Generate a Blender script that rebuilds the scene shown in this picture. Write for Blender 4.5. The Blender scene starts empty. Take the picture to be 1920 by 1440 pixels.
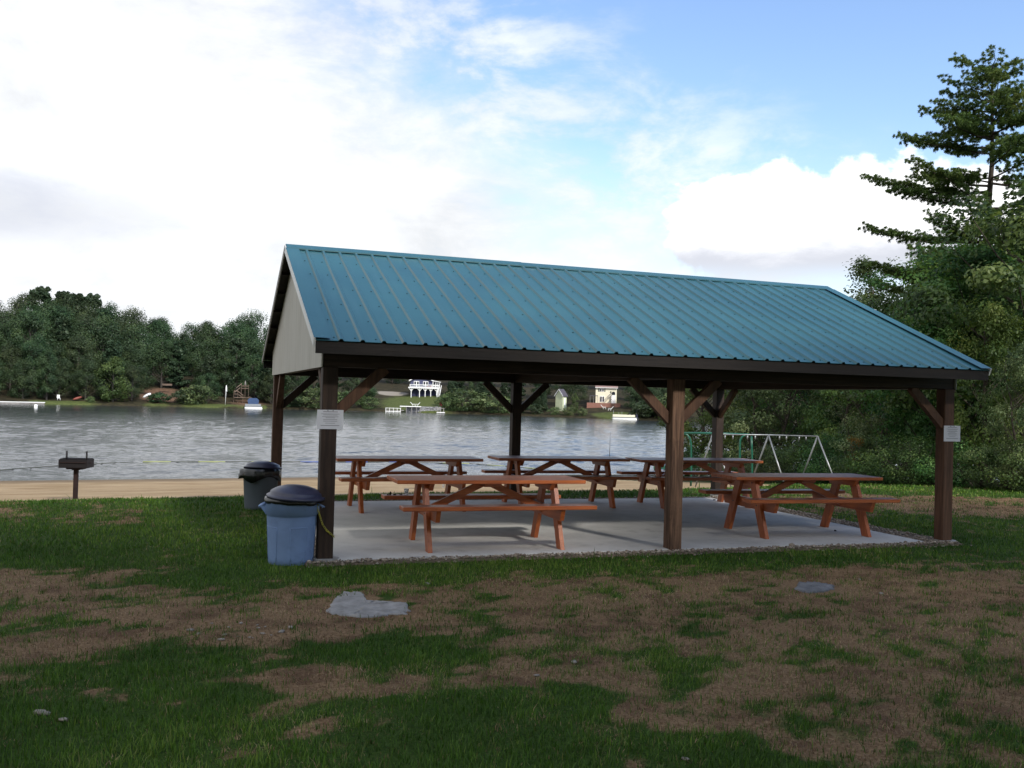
import bpy, bmesh, math, random
import numpy as np
from mathutils import Vector, Matrix, Euler
R_ = math.radians
rng = np.random.default_rng(11)
random.seed(5)
S = bpy.context.scene
COL = S.collection
PI = math.pi

# ------------------------------------------------------------------ camera
CF, CP, CR, CY = 1764.7, 0.914, 1.535, 19.15
CAM = np.array([-1.605, -11.185, 1.879])
_p, _r, _y = R_(CP), R_(CR), R_(CY)
FW = np.array([math.sin(_y)*math.cos(_p), math.cos(_y)*math.cos(_p), math.sin(_p)])
_r0 = np.array([math.cos(_y), -math.sin(_y), 0.0]); _u0 = np.cross(_r0, FW)
RT = _r0*math.cos(_r)+_u0*math.sin(_r)
UP = -_r0*math.sin(_r)+_u0*math.cos(_r)
cd = bpy.data.cameras.new('camera'); cam = bpy.data.objects.new('camera', cd); COL.objects.link(cam)
cd.sensor_fit = 'HORIZONTAL'; cd.sensor_width = 36.0; cd.lens = 36.0*CF/1920.0
cd.clip_start = 0.1; cd.clip_end = 3000
M = Matrix.Identity(4)
for i in range(3):
    M[i][0] = RT[i]; M[i][1] = UP[i]; M[i][2] = -FW[i]; M[i][3] = CAM[i]
cam.matrix_world = M
S.camera = cam

def ray(px, py): return FW+RT*(px-960)/CF-UP*(py-720)/CF
def atz(px, py, z):
    d = ray(px, py); return CAM+d*(z-CAM[2])/d[2]
def aty(px, py, y):
    d = ray(px, py); return CAM+d*(y-CAM[1])/d[1]
def atd(px, py, depth): return CAM+ray(px, py)*depth
def proj(P):
    d = np.asarray(P)-CAM; w = d@FW
    return 960+CF*(d@RT)/w, 720-CF*(d@UP)/w
def ground_at(px, depth):          # x, y of the spot seen in column px at that depth (near the horizon line)
    q = atd(px, 748+(px-960)*.0268, depth); return q[0], q[1]
def hit(px, py):
    d = ray(px, py)
    t = 3.0
    while t < 320:
        q = CAM+d*t
        z = ground_z(q[0], q[1])
        if q[2] <= z: return np.array([q[0], q[1], z])
        t += .05 if t < 60 else .4
    return CAM+d*200

# ------------------------------------------------------------------ noise and terrain
def _hash(ix, iy, seed):
    h = (ix.astype(np.int64)*374761393+iy.astype(np.int64)*668265263+seed*1442695041) & 0xffffffff
    h = ((h ^ (h >> 13))*1274126177) & 0xffffffff
    return ((h ^ (h >> 16)) & 0xffff)/65535.0
def vnoise(x, y, seed=0):
    x = np.asarray(x, float); y = np.asarray(y, float)
    ix = np.floor(x); iy = np.floor(y); fx = x-ix; fy = y-iy
    fx = fx*fx*(3-2*fx); fy = fy*fy*(3-2*fy)
    a = _hash(ix, iy, seed); b = _hash(ix+1, iy, seed); c = _hash(ix, iy+1, seed); d = _hash(ix+1, iy+1, seed)
    return (a*(1-fx)+b*fx)*(1-fy)+(c*(1-fx)+d*fx)*fy
def fbm(x, y, seed=0, o=4):
    s = 0; a = .5; t = 0
    for i in range(o):
        s = s+a*vnoise(x*2**i, y*2**i, seed+i*17); t += a; a *= .55
    return s/t
def sstep(a, b, x):
    t = np.clip((x-a)/(b-a), 0, 1); return t*t*(3-2*t)
WZ = -1.8
NS = np.array([(-400, 20), (-60, 25), (-8, 29.6), (4.7, 31), (17, 32), (21, 32), (25, 30.5), (30, 30), (38, 28), (50, 24), (70, 20), (150, 0), (400, -60)], float)
FS = np.array([(-500, 170), (-160, 190), (-90, 193), (-36, 202), (-12, 208), (14, 206), (39, 206), (53, 197), (71, 186), (86, 169), (94, 161), (120, 150), (170, 135), (300, 120), (600, 100)], float)
def sdist(x, y, P, sign):
    x = np.asarray(x, float); y = np.asarray(y, float)
    best = np.full(x.shape, 1e9)
    for (a, b) in zip(P[:-1], P[1:]):
        d = b-a; t = np.clip(((x-a[0])*d[0]+(y-a[1])*d[1])/(d@d), 0, 1)
        best = np.minimum(best, np.hypot(x-a[0]-t*d[0], y-a[1]-t*d[1]))
    yl = np.interp(x, P[:, 0], P[:, 1])
    return best*np.where((y-yl)*sign > 0, 1, -1)
def near_s(x, y): return sdist(x, y, NS, -1)
def far_s(x, y): return sdist(x, y, FS, 1)
def near_z(x, y):
    s = near_s(x, y)
    z = np.interp(s, [-30, 0, 8, 23.3, 27, 400], [-5, WZ, -1.42, -.12, -.09, -.09])
    bumps = (fbm(np.asarray(x)*.9, np.asarray(y)*.9, 3)-.5)*.05
    away = sstep(.5, 1.6, np.maximum(np.maximum(-.6-np.asarray(x), np.asarray(x)-9.6), np.maximum(-.6-np.asarray(y), np.asarray(y)-6.9)))
    rise = .10*sstep(-1.5, -7, np.asarray(y))
    return z+(bumps+rise)*away*sstep(0, 6, s)
def far_z(x, y):
    s = far_s(x, y)
    x = np.asarray(x, float)
    k = np.interp(x, [-80, 5, 30, 60, 120], [.21, .20, .12, .10, .10])
    z = WZ-.5+.65*np.clip(s+.6, 0, 1.2)+np.clip(s, 0, 26)*.155+np.clip(s-26, 0, 60)*k
    return np.where(s < -.6, WZ-.6, z)
def ground_z(x, y):
    if y < 90: return max(float(near_z(x, y)), WZ)
    return max(float(far_z(x, y)), WZ)

# ------------------------------------------------------------------ node helpers
class NT:
    def __init__(s, tree): s.t = tree; s.t.nodes.clear()
    def n(s, typ, **kw):
        o = s.t.nodes.new(typ)
        for k, v in kw.items(): setattr(o, k, v)
        return o
    def set(s, sock, v):
        if isinstance(v, bpy.types.NodeSocket): s.t.links.new(v, sock)
        else: sock.default_value = v
    def math(s, op, a, b=0.0, c=0.0, clamp=False):
        o = s.n('ShaderNodeMath', operation=op, use_clamp=clamp)
        s.set(o.inputs[0], a); s.set(o.inputs[1], b); s.set(o.inputs[2], c); return o.outputs[0]
    def add(s, a, b): return s.math('ADD', a, b)
    def mul(s, a, b): return s.math('MULTIPLY', a, b)
    def sub(s, a, b): return s.math('SUBTRACT', a, b)
    def ss(s, a, b, x):
        o = s.n('ShaderNodeMapRange', interpolation_type='SMOOTHSTEP')
        s.set(o.inputs['Value'], x); s.set(o.inputs['From Min'], a); s.set(o.inputs['From Max'], b); return o.outputs['Result']
    def mapv(s, v, scale=(1, 1, 1), loc=(0, 0, 0), rot=(0, 0, 0)):
        o = s.n('ShaderNodeMapping'); s.set(o.inputs['Vector'], v)
        o.inputs['Scale'].default_value = scale; o.inputs['Location'].default_value = loc; o.inputs['Rotation'].default_value = rot
        return o.outputs[0]
    def noise(s, v, scale, detail=4, rough=.55, dist=0.0):
        o = s.n('ShaderNodeTexNoise'); s.set(o.inputs['Vector'], v); o.inputs['Scale'].default_value = scale
        o.inputs['Detail'].default_value = detail; o.inputs['Roughness'].default_value = rough; o.inputs['Distortion'].default_value = dist
        return o.outputs['Fac']
    def mix(s, f, a, b):
        o = s.n('ShaderNodeMix', data_type='RGBA')
        s.set(o.inputs[0], f)
        for sock, v in ((o.inputs[6], a), (o.inputs[7], b)):
            s.set(sock, v if isinstance(v, bpy.types.NodeSocket) else (*v[:3], 1))
        return o.outputs[2]
    def ramp(s, f, stops):
        o = s.n('ShaderNodeValToRGB'); s.set(o.inputs[0], f)
        e = o.color_ramp.elements
        while len(e) < len(stops): e.new(.5)
        for k, (p, c) in enumerate(stops):
            e[k].position = p; e[k].color = (*c[:3], 1) if not isinstance(c, (int, float)) else (c, c, c, 1)
        return o.outputs[0]
    def bump(s, h, strength=.3, dist=.02, normal=None):
        o = s.n('ShaderNodeBump'); s.set(o.inputs['Height'], h); o.inputs['Strength'].default_value = strength; o.inputs['Distance'].default_value = dist
        if normal is not None: s.set(o.inputs['Normal'], normal)
        return o.outputs[0]
    def obj(s): return s.n('ShaderNodeTexCoord').outputs['Object']
    def attr(s, name, typ='GEOMETRY'):
        o = s.n('ShaderNodeAttribute', attribute_name=name, attribute_type=typ); return o
    def hsv(s, c, h=.5, sa=1.0, v=1.0):
        o = s.n('ShaderNodeHueSaturation'); s.set(o.inputs['Hue'], h); s.set(o.inputs['Saturation'], sa); s.set(o.inputs['Value'], v); s.set(o.inputs['Color'], c); return o.outputs[0]
    def out(s, shader, surf='Surface', node='ShaderNodeOutputMaterial'):
        o = s.n(node); s.t.links.new(shader, o.inputs[surf])
    def pbsdf(s, color, rough=.6, spec=.4, metal=0.0, normal=None, **kw):
        o = s.n('ShaderNodeBsdfPrincipled')
        s.set(o.inputs['Base Color'], color if isinstance(color, bpy.types.NodeSocket) else (*color[:3], 1))
        s.set(o.inputs['Roughness'], rough); s.set(o.inputs['Metallic'], metal); s.set(o.inputs['Specular IOR Level'], spec)
        if normal is not None: s.set(o.inputs['Normal'], normal)
        for k, v in kw.items(): s.set(o.inputs[k], v)
        return o.outputs[0]
def newmat(name):
    m = bpy.data.materials.new(name); m.use_nodes = True
    return m, NT(m.node_tree)
def simple(name, c, rough=.6, spec=.4, metal=0, var=.12, scale=3.0, bump=0.0, dirt=None):
    m, t = newmat(name); v = t.obj()
    n = t.noise(v, scale, 6, .6)
    f = t.ramp(n, [(.25, 1-var), (.75, 1+var)])
    o = t.n('ShaderNodeMix', data_type='RGBA', blend_type='MULTIPLY'); o.inputs[0].default_value = 1
    o.inputs[6].default_value = (*c, 1); t.set(o.inputs[7], f)
    col = o.outputs[2]
    if dirt: col = t.mix(t.mul(t.ss(.5, .75, t.noise(v, scale*1.7, 8, .7)), .6), col, dirt)
    nb = t.bump(t.noise(v, scale*14, 4, .6), bump, .01) if bump else None
    t.out(t.pbsdf(col, rough, spec, metal, nb)); return m
def wood(name, c0, c1, axis, scale=1.0, rough=.62, knots=.0, spec=.3, cracks=.5, worn=None):
    m, t = newmat(name); v = t.obj()
    k = [14.0*scale]*3; k[axis] = .9*scale
    g = t.noise(t.mapv(v, tuple(k)), 1.6, 9, .62, .6)
    k2 = [42.0*scale]*3; k2[axis] = 1.1*scale
    fine = t.noise(t.mapv(v, tuple(k2)), 2.0, 5, .7)
    big = t.noise(v, 1.3, 3, .5)
    col = t.mix(t.ss(.3, .72, g), c0, c1)
    col = t.mix(t.mul(t.ss(.55, .75, fine), cracks), col, tuple(q*.35 for q in c0))
    oi = t.n('ShaderNodeObjectInfo').outputs['Random']
    col = t.hsv(col, .5, 1.0, t.mul(t.ramp(big, [(.25, .66), (.75, 1.25)]), t.add(.84, t.mul(oi, .32))))
    col = t.mix(t.mul(t.ss(.56, .74, t.noise(v, 2.6, 7, .7)), .45), col, tuple(q*.42 for q in c0))
    if worn:                                        # upward faces greyed and darkened by use and weather
        nz = t.n('ShaderNodeSeparateXYZ'); t.set(nz.inputs[0], t.n('ShaderNodeNewGeometry').outputs['Normal'])
        f = t.mul(t.ss(.75, .97, nz.outputs[2]), t.ramp(t.noise(v, 1.9, 6, .65), [(.3, .55), (.7, .95)]))
        col = t.mix(f, col, t.hsv(t.mix(t.ss(.3, .7, g), worn, tuple(q*1.55 for q in worn)), .5, 1, t.add(.75, t.mul(oi, .5))))
    h = t.add(t.mul(g, .5), fine)
    t.out(t.pbsdf(col, rough, spec, 0, t.bump(h, .35, .006))); return m

MAT = {}
for a, s in enumerate('xyz'):
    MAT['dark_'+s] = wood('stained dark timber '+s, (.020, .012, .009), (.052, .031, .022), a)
    MAT['red_'+s] = wood('redwood stained plank '+s, (.29, .066, .017), (.45, .128, .036), a, 1.0, .42, 0, .5, .35, (.105, .060, .050))
MAT['post_worn'] = wood('worn brown timber', (.050, .027, .018), (.20, .115, .072), 2, 1.0, .7, 0, .25, .75)
MAT['post_warm'] = wood('warm brown timber', (.062, .031, .019), (.13, .066, .039), 2)
MAT['grey_wood'] = wood('grey weathered board', (.16, .15, .14), (.32, .30, .28), 0)
MAT['brown_wood'] = wood('brown weathered board', (.09, .06, .045), (.16, .115, .085), 0)
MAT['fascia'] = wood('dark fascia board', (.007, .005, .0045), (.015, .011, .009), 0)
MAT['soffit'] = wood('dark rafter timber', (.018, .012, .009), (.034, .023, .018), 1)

def roof_mat():
    m, t = newmat('teal painted steel'); v = t.obj()
    n = t.noise(v, .7, 5, .6); st = t.noise(t.mapv(v, (6, .35, .35)), 2.0, 6, .65)
    c = t.mix(t.ss(.3, .7, n), (.021, .090, .113), (.031, .115, .139))
    c = t.mix(t.mul(t.ss(.45, .75, st), .42), c, (.045, .125, .152))
    fine = t.noise(v, 60, 2, .5)
    t.out(t.pbsdf(c, t.ramp(n, [(.2, .30), (.8, .44)]), .5, 0, t.bump(t.noise(v, 1.6, 3, .5), .22, .02))); return m
MAT['roof'] = roof_mat()
MAT['screw'] = simple('dark screw head', (.02, .05, .065), .5)
MAT['alu'] = simple('pale trim metal', (.62, .63, .62), .42, .5, .0, .10, 2.0)
def gable_mat():
    m, t = newmat('beige plywood siding'); v = t.obj()
    sp = t.n('ShaderNodeSeparateXYZ'); t.set(sp.inputs[0], v)
    st = t.noise(t.mapv(v, (3, 12, .6)), 1.2, 7, .65)
    big = t.noise(v, .9, 4, .6)
    c = t.mix(t.ss(.3, .75, st), (.41, .395, .36), (.50, .485, .445))
    c = t.mix(t.mul(t.ss(.45, .7, big), .4), c, (.36, .34, .29))
    fr = t.math('FRACT', t.mul(sp.outputs[1], 1/.205))
    gr = t.ss(.07, .0, fr)
    c = t.mix(t.mul(gr, .28), c, (.17, .155, .13))
    t.out(t.pbsdf(c, .75, .25, 0, t.bump(t.sub(t.mul(st, .2), gr), .6, .008))); return m
MAT['gable'] = gable_mat()
def concrete_mat():
    m, t = newmat('brushed concrete'); v = t.obj()
    n = t.noise(v, .55, 6, .6); n2 = t.noise(v, 3.0, 8, .65); sp = t.noise(v, 90, 2, .5)
    br = t.noise(t.mapv(v, (.6, 14, 1)), 2.0, 5, .6)
    c = t.mix(t.ss(.3, .7, n), (.40, .39, .37), (.56, .55, .525))
    c = t.mix(t.mul(t.ss(.5, .72, n2), .45), c, (.26, .255, .245))
    c = t.mix(t.mul(t.ss(.58, .7, t.noise(v, 1.4, 8, .75)), .5), c, (.20, .195, .185))
    c = t.hsv(c, .5, 1, t.ramp(sp, [(.3, .93), (.7, 1.06)]))
    t.out(t.pbsdf(c, .78, .3, 0, t.bump(t.add(t.mul(br, .5), sp), .25, .004))); return m
MAT['concrete'] = concrete_mat()
MAT['pier'] = simple('rough pier concrete', (.30, .29, .27), .9, .2, 0, .35, 9, .5)
def leafmat(name, dark, mid, light, trans=.35, hue=.02):
    m, t = newmat(name)
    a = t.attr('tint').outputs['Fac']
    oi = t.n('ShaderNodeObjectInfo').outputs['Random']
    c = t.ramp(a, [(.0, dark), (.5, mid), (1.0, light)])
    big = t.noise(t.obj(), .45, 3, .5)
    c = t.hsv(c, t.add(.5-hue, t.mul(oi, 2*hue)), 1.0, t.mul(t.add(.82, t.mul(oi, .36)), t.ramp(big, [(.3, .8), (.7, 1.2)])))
    d = t.pbsdf(c, .55, .35)
    tr = t.n('ShaderNodeBsdfTranslucent'); t.set(tr.inputs[0], t.hsv(c, .48, 1.1, 1.3))
    mx = t.n('ShaderNodeMixShader'); mx.inputs[0].default_value = trans
    t.t.links.new(d, mx.inputs[1]); t.t.links.new(tr.outputs[0], mx.inputs[2])
    t.out(mx.outputs[0]); return m
MAT['leaf'] = leafmat('broad leaf green', (.020, .055, .016), (.060, .130, .032), (.16, .25, .07), .4, .025)
MAT['leaf_light'] = leafmat('light green leaf', (.042, .085, .018), (.11, .17, .036), (.22, .27, .07))
MAT['leaf_olive'] = leafmat('olive green leaf', (.038, .070, .024), (.10, .145, .05), (.22, .26, .11))
MAT['needle'] = leafmat('pine needle green', (.026, .062, .020), (.085, .15, .038), (.21, .25, .07), .35)
MAT['far_light'] = leafmat('far light green leaf', (.030, .065, .018), (.070, .120, .032), (.13, .185, .05), .35)
MAT['far_leaf'] = leafmat('far woodland leaf', (.016, .034, .014), (.037, .066, .024), (.080, .115, .040), .3, .03)
MAT['far_needle'] = leafmat('far conifer needle', (.018, .038, .020), (.036, .064, .032), (.07, .10, .048), .25, .02)
MAT['orange_leaf'] = leafmat('turning orange leaf', (.09, .06, .012), (.18, .105, .022), (.26, .17, .04))
MAT['bark'] = wood('grey brown bark', (.035, .028, .022), (.10, .08, .065), 2, .8, .9)
MAT['bark_far'] = simple('far bark', (.06, .052, .045), .9)
MAT['white'] = simple('white paint', (.78, .78, .76), .5, .4, 0, .06)
MAT['white_metal'] = simple('galvanised pipe', (.27, .28, .29), .4, .5, .5, .3, 6)
MAT['green_metal'] = simple('green enamel pipe', (.010, .095, .060), .35, .5, 0, .1)
MAT['green_panel'] = simple('pale green panel', (.10, .34, .22), .6)
MAT['navy'] = simple('navy clapboard', (.055, .060, .115), .7, .3, 0, .1, 2)
MAT['navy_deep'] = simple('deep navy wall', (.028, .03, .062), .8, .2)
MAT['cream'] = simple('cream clapboard', (.72, .68, .52), .7, .3, 0, .06, 1)
MAT['sage'] = simple('pale sage clapboard', (.50, .54, .36), .7)
MAT['roof_grey'] = simple('grey shingle', (.075, .07, .085), .85, .2, 0, .25, 5)
MAT['roof_pink'] = simple('faded rose shingle', (.25, .17, .155), .85, .2, 0, .2, 5)
MAT['deck_red'] = simple('red brown deck wood', (.24, .115, .085), .7, .3, 0, .15, 3)
MAT['glass_dark'] = simple('dark window glass', (.02, .022, .03), .12, .5, 0, .05)
MAT['shutter'] = simple('dark green shutter', (.03, .05, .03), .6)
MAT['grey_stone'] = simple('grey stone wall', (.24, .24, .25), .85, .2, 0, .6, 3.5, .4)
MAT['blue_tarp'] = simple('blue boat canvas', (.035, .065, .14), .7, .3, 0, .15, 2)
MAT['red_plastic'] = simple('red plastic', (.20, .05, .035), .5)
MAT['black_iron'] = simple('sooty black iron', (.010, .008, .009), .6, .35, .2, .4, 8, .2, (.022, .012, .010))
MAT['iron_rust'] = simple('rusty iron plate', (.022, .011, .010), .75, .3, .2, .4, 7, .2)
MAT['can_blue'] = simple('faded blue plastic', (.175, .265, .46), .5, .4, 0, .18, 2.2, .05, (.10, .15, .27))
MAT['can_grey'] = simple('grey plastic', (.085, .10, .118), .5, .4, 0, .1, 2)
MAT['lid_navy'] = simple('navy plastic lid', (.030, .032, .062), .38, .5, 0, .12, 3)
MAT['bag'] = simple('black bin liner', (.008, .008, .009), .22, .6, 0, .1, 3, .3)
def chain_mat():
    m, t = newmat('yellow plastic chain'); v = t.obj()
    t.out(t.pbsdf(t.mix(t.ss(.4, .65, t.noise(v, 9, 3, .6)), (.50, .44, .05), (.22, .20, .06)), .5)); return m
MAT['chain'] = chain_mat()
MAT['paper'] = simple('laminated paper', (.60, .61, .66), .35, .5, 0, .04, 4)
MAT['ink'] = simple('grey print', (.16, .16, .19), .6)
MAT['stone_pale'] = simple('pale flat stone', (.26, .25, .235), .85, .25, 0, .4, 6, .6, (.13, .10, .075))
MAT['stone_dark'] = simple('grey flat stone', (.15, .15, .152), .8, .3, 0, .45, 9, .6, (.08, .062, .045))
MAT['pebble_white'] = simple('chalky stone', (.27, .24, .20), .85, .2, 0, .3, 9, .4)
def cup_mat():
    m, t = newmat('clear plastic cup'); t.out(t.pbsdf((.86, .88, .9), .12, .5, 0, None, IOR=1.2, **{'Transmission Weight': .8})); return m
MAT['cup'] = cup_mat()
MAT['crumb'] = simple('dark leaf scrap', (.018, .014, .010), .9)
MAT['cushion'] = simple('red cushion', (.26, .06, .05), .8)

# ------------------------------------------------------------------ mesh helpers
class MB:
    def __init__(s): s.bm = bmesh.new()
    def box(s, c, d, rot=None, bev=0.0, mi=0):
        mat = Matrix.Translation(Vector(c)) @ (rot.to_4x4() if rot is not None else Matrix.Identity(4)) @ Matrix.Diagonal((d[0], d[1], d[2], 1))
        r = bmesh.ops.create_cube(s.bm, size=1.0, matrix=mat)
        vs = r['verts']
        if mi:
            for f in {f for v in vs for f in v.link_faces}: f.material_index = mi
        if bev > 0:
            es = list({e for v in vs for e in v.link_edges})
            bmesh.ops.bevel(s.bm, geom=es, offset=bev, segments=1, affect='EDGES', profile=.5)
        return s
    def beam(s, p0, p1, w, h, up=(0, 0, 1), bev=0.0, ext=0.0, mi=0):
        p0 = Vector(p0); p1 = Vector(p1); x = (p1-p0).normalized(); u = Vector(up)
        y = u.cross(x).normalized(); z = x.cross(y)
        rot = Matrix((x, y, z)).transposed()
        return s.box((p0+p1)/2, ((p1-p0).length+2*ext, w, h), rot, bev, mi)
    def poly(s, pts, thick_vec, mi=0):
        a = [s.bm.verts.new(Vector(p)) for p in pts]; b = [s.bm.verts.new(Vector(p)+Vector(thick_vec)) for p in pts]
        n = len(a); fs = [s.bm.faces.new(a[::-1]), s.bm.faces.new(b)]
        for i in range(n): fs.append(s.bm.faces.new((a[i], a[(i+1) % n], b[(i+1) % n], b[i])))
        for f in fs: f.material_index = mi
        return s
    def quad(s, pts, mi=0):
        f = s.bm.faces.new([s.bm.verts.new(Vector(p)) for p in pts]); f.material_index = mi; return s
    def tube(s, pts, rad, n=8, closed=False, mi=0, caps=True):
        pts = [Vector(p) for p in pts]
        if not hasattr(rad, '__len__'): rad = [rad]*len(pts)
        rings = []; N = len(pts); ref = None
        for i, p in enumerate(pts):
            if closed: t = pts[(i+1) % N]-pts[i-1]
            else: t = pts[min(i+1, N-1)]-pts[max(i-1, 0)]
            t.normalize()
            if ref is None: ref = t.orthogonal().normalized()
            ref = (ref-t*ref.dot(t)).normalized(); b = t.cross(ref)
            rings.append([s.bm.verts.new(p+(ref*math.cos(2*PI*k/n)+b*math.sin(2*PI*k/n))*rad[i]) for k in range(n)])
        R = range(N) if closed else range(N-1)
        for i in R:
            A = rings[i]; B = rings[(i+1) % N]
            for k in range(n):
                f = s.bm.faces.new((A[k], A[(k+1) % n], B[(k+1) % n], B[k])); f.smooth = True; f.material_index = mi
        if not closed and caps:
            s.bm.faces.new(rings[0][::-1]).material_index = mi; s.bm.faces.new(rings[-1]).material_index = mi
        return s
    def lathe(s, prof, n=32, c=(0, 0, 0), tilt=None, fn=None, smooth=True, mi=0):
        rings = []
        for (r, z) in prof:
            ring = []
            for k in range(n):
                a = 2*PI*k/n; rr, zz = (r, z) if fn is None else fn(r, z, a)
                v = Vector((rr*math.cos(a), rr*math.sin(a), zz))
                if tilt is not None: v = tilt @ v
                ring.append(s.bm.verts.new(v+Vector(c)))
            rings.append(ring)
        for A, B in zip(rings[:-1], rings[1:]):
            for k in range(n):
                f = s.bm.faces.new((A[k], A[(k+1) % n], B[(k+1) % n], B[k])); f.smooth = smooth; f.material_index = mi
        s.bm.faces.new(rings[0][::-1]); s.bm.faces.new(rings[-1])
        return s
    def blob(s, c, d, seed=0, amp=.25, sub=2, rot=None):
        r = bmesh.ops.create_icosphere(s.bm, subdivisions=sub, radius=.5)
        rnd = random.Random(seed); ph = [rnd.uniform(0, 6) for _ in range(6)]
        for v in r['verts']:
            p = v.co.copy()*2
            k = 1+amp*(math.sin(p.x*2.1+ph[0])*math.cos(p.y*2.4+ph[1])+.6*math.sin(p.z*3+ph[2]+p.x*1.7))
            q = Vector((v.co.x*d[0]*k, v.co.y*d[1]*k, v.co.z*d[2]*k))
            if rot is not None: q = rot @ q
            v.co = q+Vector(c)
            for f in v.link_faces: f.smooth = True
        return s
    def build(s, name, mats, parent=None, label=None, link=True):
        me = bpy.data.meshes.new(name); s.bm.to_mesh(me); s.bm.free()
        for m in (mats if isinstance(mats, (list, tuple)) else [mats]): me.materials.append(MAT[m] if isinstance(m, str) else m)
        o = bpy.data.objects.new(name, me)
        COL.objects.link(o)
        if parent: o.parent = parent
        if label: o['label'] = label
        return o
def npmesh(name, verts, faces_v, loop_tot, mat, attrs=None, parent=None, smooth=False):
    me = bpy.data.meshes.new(name)
    nv = len(verts); nl = len(faces_v); nf = len(loop_tot)
    me.vertices.add(nv); me.loops.add(nl); me.polygons.add(nf)
    me.vertices.foreach_set('co', np.asarray(verts, np.float32).ravel())
    me.loops.foreach_set('vertex_index', np.asarray(faces_v, np.int32).ravel())
    ls = np.concatenate(([0], np.cumsum(loop_tot)[:-1])).astype(np.int32)
    me.polygons.foreach_set('loop_start', ls); me.polygons.foreach_set('loop_total', np.asarray(loop_tot, np.int32))
    if smooth: me.polygons.foreach_set('use_smooth', np.ones(nf, bool))
    for k, v in (attrs or {}).items():
        a = me.attributes.new(k, 'FLOAT', 'POINT'); a.data.foreach_set('value', np.asarray(v, np.float32))
    me.update(calc_edges=True); me.validate()
    for m in (mat if isinstance(mat, (list, tuple)) else [mat]): me.materials.append(MAT[m] if isinstance(m, str) else m)
    o = bpy.data.objects.new(name, me); COL.objects.link(o)
    if parent: o.parent = parent
    return o
def thing(name, label, cat, loc=(0, 0, 0), rz=0.0, group=None):
    o = bpy.data.objects.new(name, None); COL.objects.link(o); o.empty_display_size = .2
    o.location = [float(q) for q in loc]; o.rotation_euler = (0, 0, rz)
    return tag(o, label, cat, group)
def tag(o, label, cat, group=None):
    o['label'] = label; o['category'] = cat
    if group: o['group'] = group
    return o
def struct(o, kind='structure', label=None):
    o['kind'] = kind
    if label: o['label'] = label
    return o
def dup(root, loc, rz=0.0, scale=None, label=None, group=None, cat=None):
    r = root.copy(); COL.objects.link(r); r.location = [float(q) for q in loc]; r.rotation_euler = (0, 0, rz)
    if scale is not None: r.scale = scale if hasattr(scale, '__len__') else (scale,)*3
    if label: r['label'] = label
    if group: r['group'] = group
    if cat: r['category'] = cat
    for ch in list(root.children):
        c = ch.copy(); COL.objects.link(c); c.parent = r
        for g in list(ch.children):
            d = g.copy(); COL.objects.link(d); d.parent = c
    return r

# ------------------------------------------------------------------ ground
def dryness(x, y):
    """1 = straw-dry turf, 0 = green turf, as it grows on this lawn, plus the painted sunlit strips"""
    P = np.stack([x, y, np.full_like(x, -.05)], -1)-CAM
    w = np.maximum(P@FW, .3); px = 960+CF*(P@RT)/w; py = 720-CF*(P@UP)/w
    py = py-.0268*(px-960)
    n = fbm(x*1.1, y*1.1, 40, 5); n2 = fbm(x*3.1, y*3.1, 60, 4)
    def el(cx, cy, rx, ry, g=1.0): return np.clip((1.0-np.hypot((px-cx)/rx, (py-cy-(-.0268*(cx-960)))/ry))*2.2, -1, .30)*g
    b = np.full_like(px, -.46)
    for e in ((60, 1135, 420, 82), (400, 1160, 330, 46), (40, 1170, 230, 62), (760, 1108, 420, 30), (1150, 1098, 480, 46), (1520, 1112, 560, 66),
              (1230, 1180, 430, 85), (1700, 1180, 460, 130), (1480, 1290, 360, 90), (1760, 1350, 400, 120), (720, 1288, 230, 34), (870, 1272, 160, 26), (150, 1312, 90, 18), (930, 1160, 220, 50), (1130, 1250, 200, 46), (1350, 1340, 200, 50)):
        b = np.maximum(b, el(*e))
    # strips beyond the shelter: brownish turf, their sunlit tone also put into the colour
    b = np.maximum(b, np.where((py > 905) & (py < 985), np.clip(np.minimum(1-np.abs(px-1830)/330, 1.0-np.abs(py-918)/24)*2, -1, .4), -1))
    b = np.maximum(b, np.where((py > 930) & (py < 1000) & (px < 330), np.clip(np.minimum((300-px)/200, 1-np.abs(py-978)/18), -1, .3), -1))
    n3 = fbm(x*8.5, y*8.5, 81, 3)
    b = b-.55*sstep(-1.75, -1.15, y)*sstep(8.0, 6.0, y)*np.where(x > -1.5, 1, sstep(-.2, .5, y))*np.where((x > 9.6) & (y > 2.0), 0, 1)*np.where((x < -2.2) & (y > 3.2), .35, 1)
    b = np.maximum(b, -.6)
    v = b*1.05+(n-.5)*1.5+(n2-.5)*1.6+(n3-.5)*1.7
    return np.clip(.46+v*.75, 0, 1)
def axis(*seg):
    out = []
    for a, b, st in seg: out += list(np.arange(a, b-1e-6, st))
    return np.array(out+[seg[-1][1]])
gx = axis((-400, -60, 20), (-60, -16, 2), (-16, 30, .16), (30, 70, 1), (70, 400, 15))
gy = axis((-120, -20, 6), (-20, -11, .5), (-11, 14, .14), (14, 36, .3), (36, 60, 4))
GX, GY = np.meshgrid(gx, gy)
GZ = near_z(GX, GY)
nx, ny = len(gx), len(gy)
cxm = (GX[:-1, :-1]+GX[1:, 1:])/2; cym = (GY[:-1, :-1]+GY[1:, 1:])/2
idx = np.arange(nx*ny).reshape(ny, nx)
Q = np.stack([idx[:-1, :-1], idx[:-1, 1:], idx[1:, 1:], idx[1:, :-1]], -1)
edge_y = np.interp(cxm, [-400, -20, -4.4, -2.3, 1.3, 4.2, 9, 12, 15.5, 17.5, 18.5, 400], [7, 8.3, 8.5, 8.75, 8.75, 8.9, 8.9, 10.2, 13.2, 22, 60, 60])+(fbm(cxm*.8, cym*.8, 9)-.5)*.9
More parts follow.
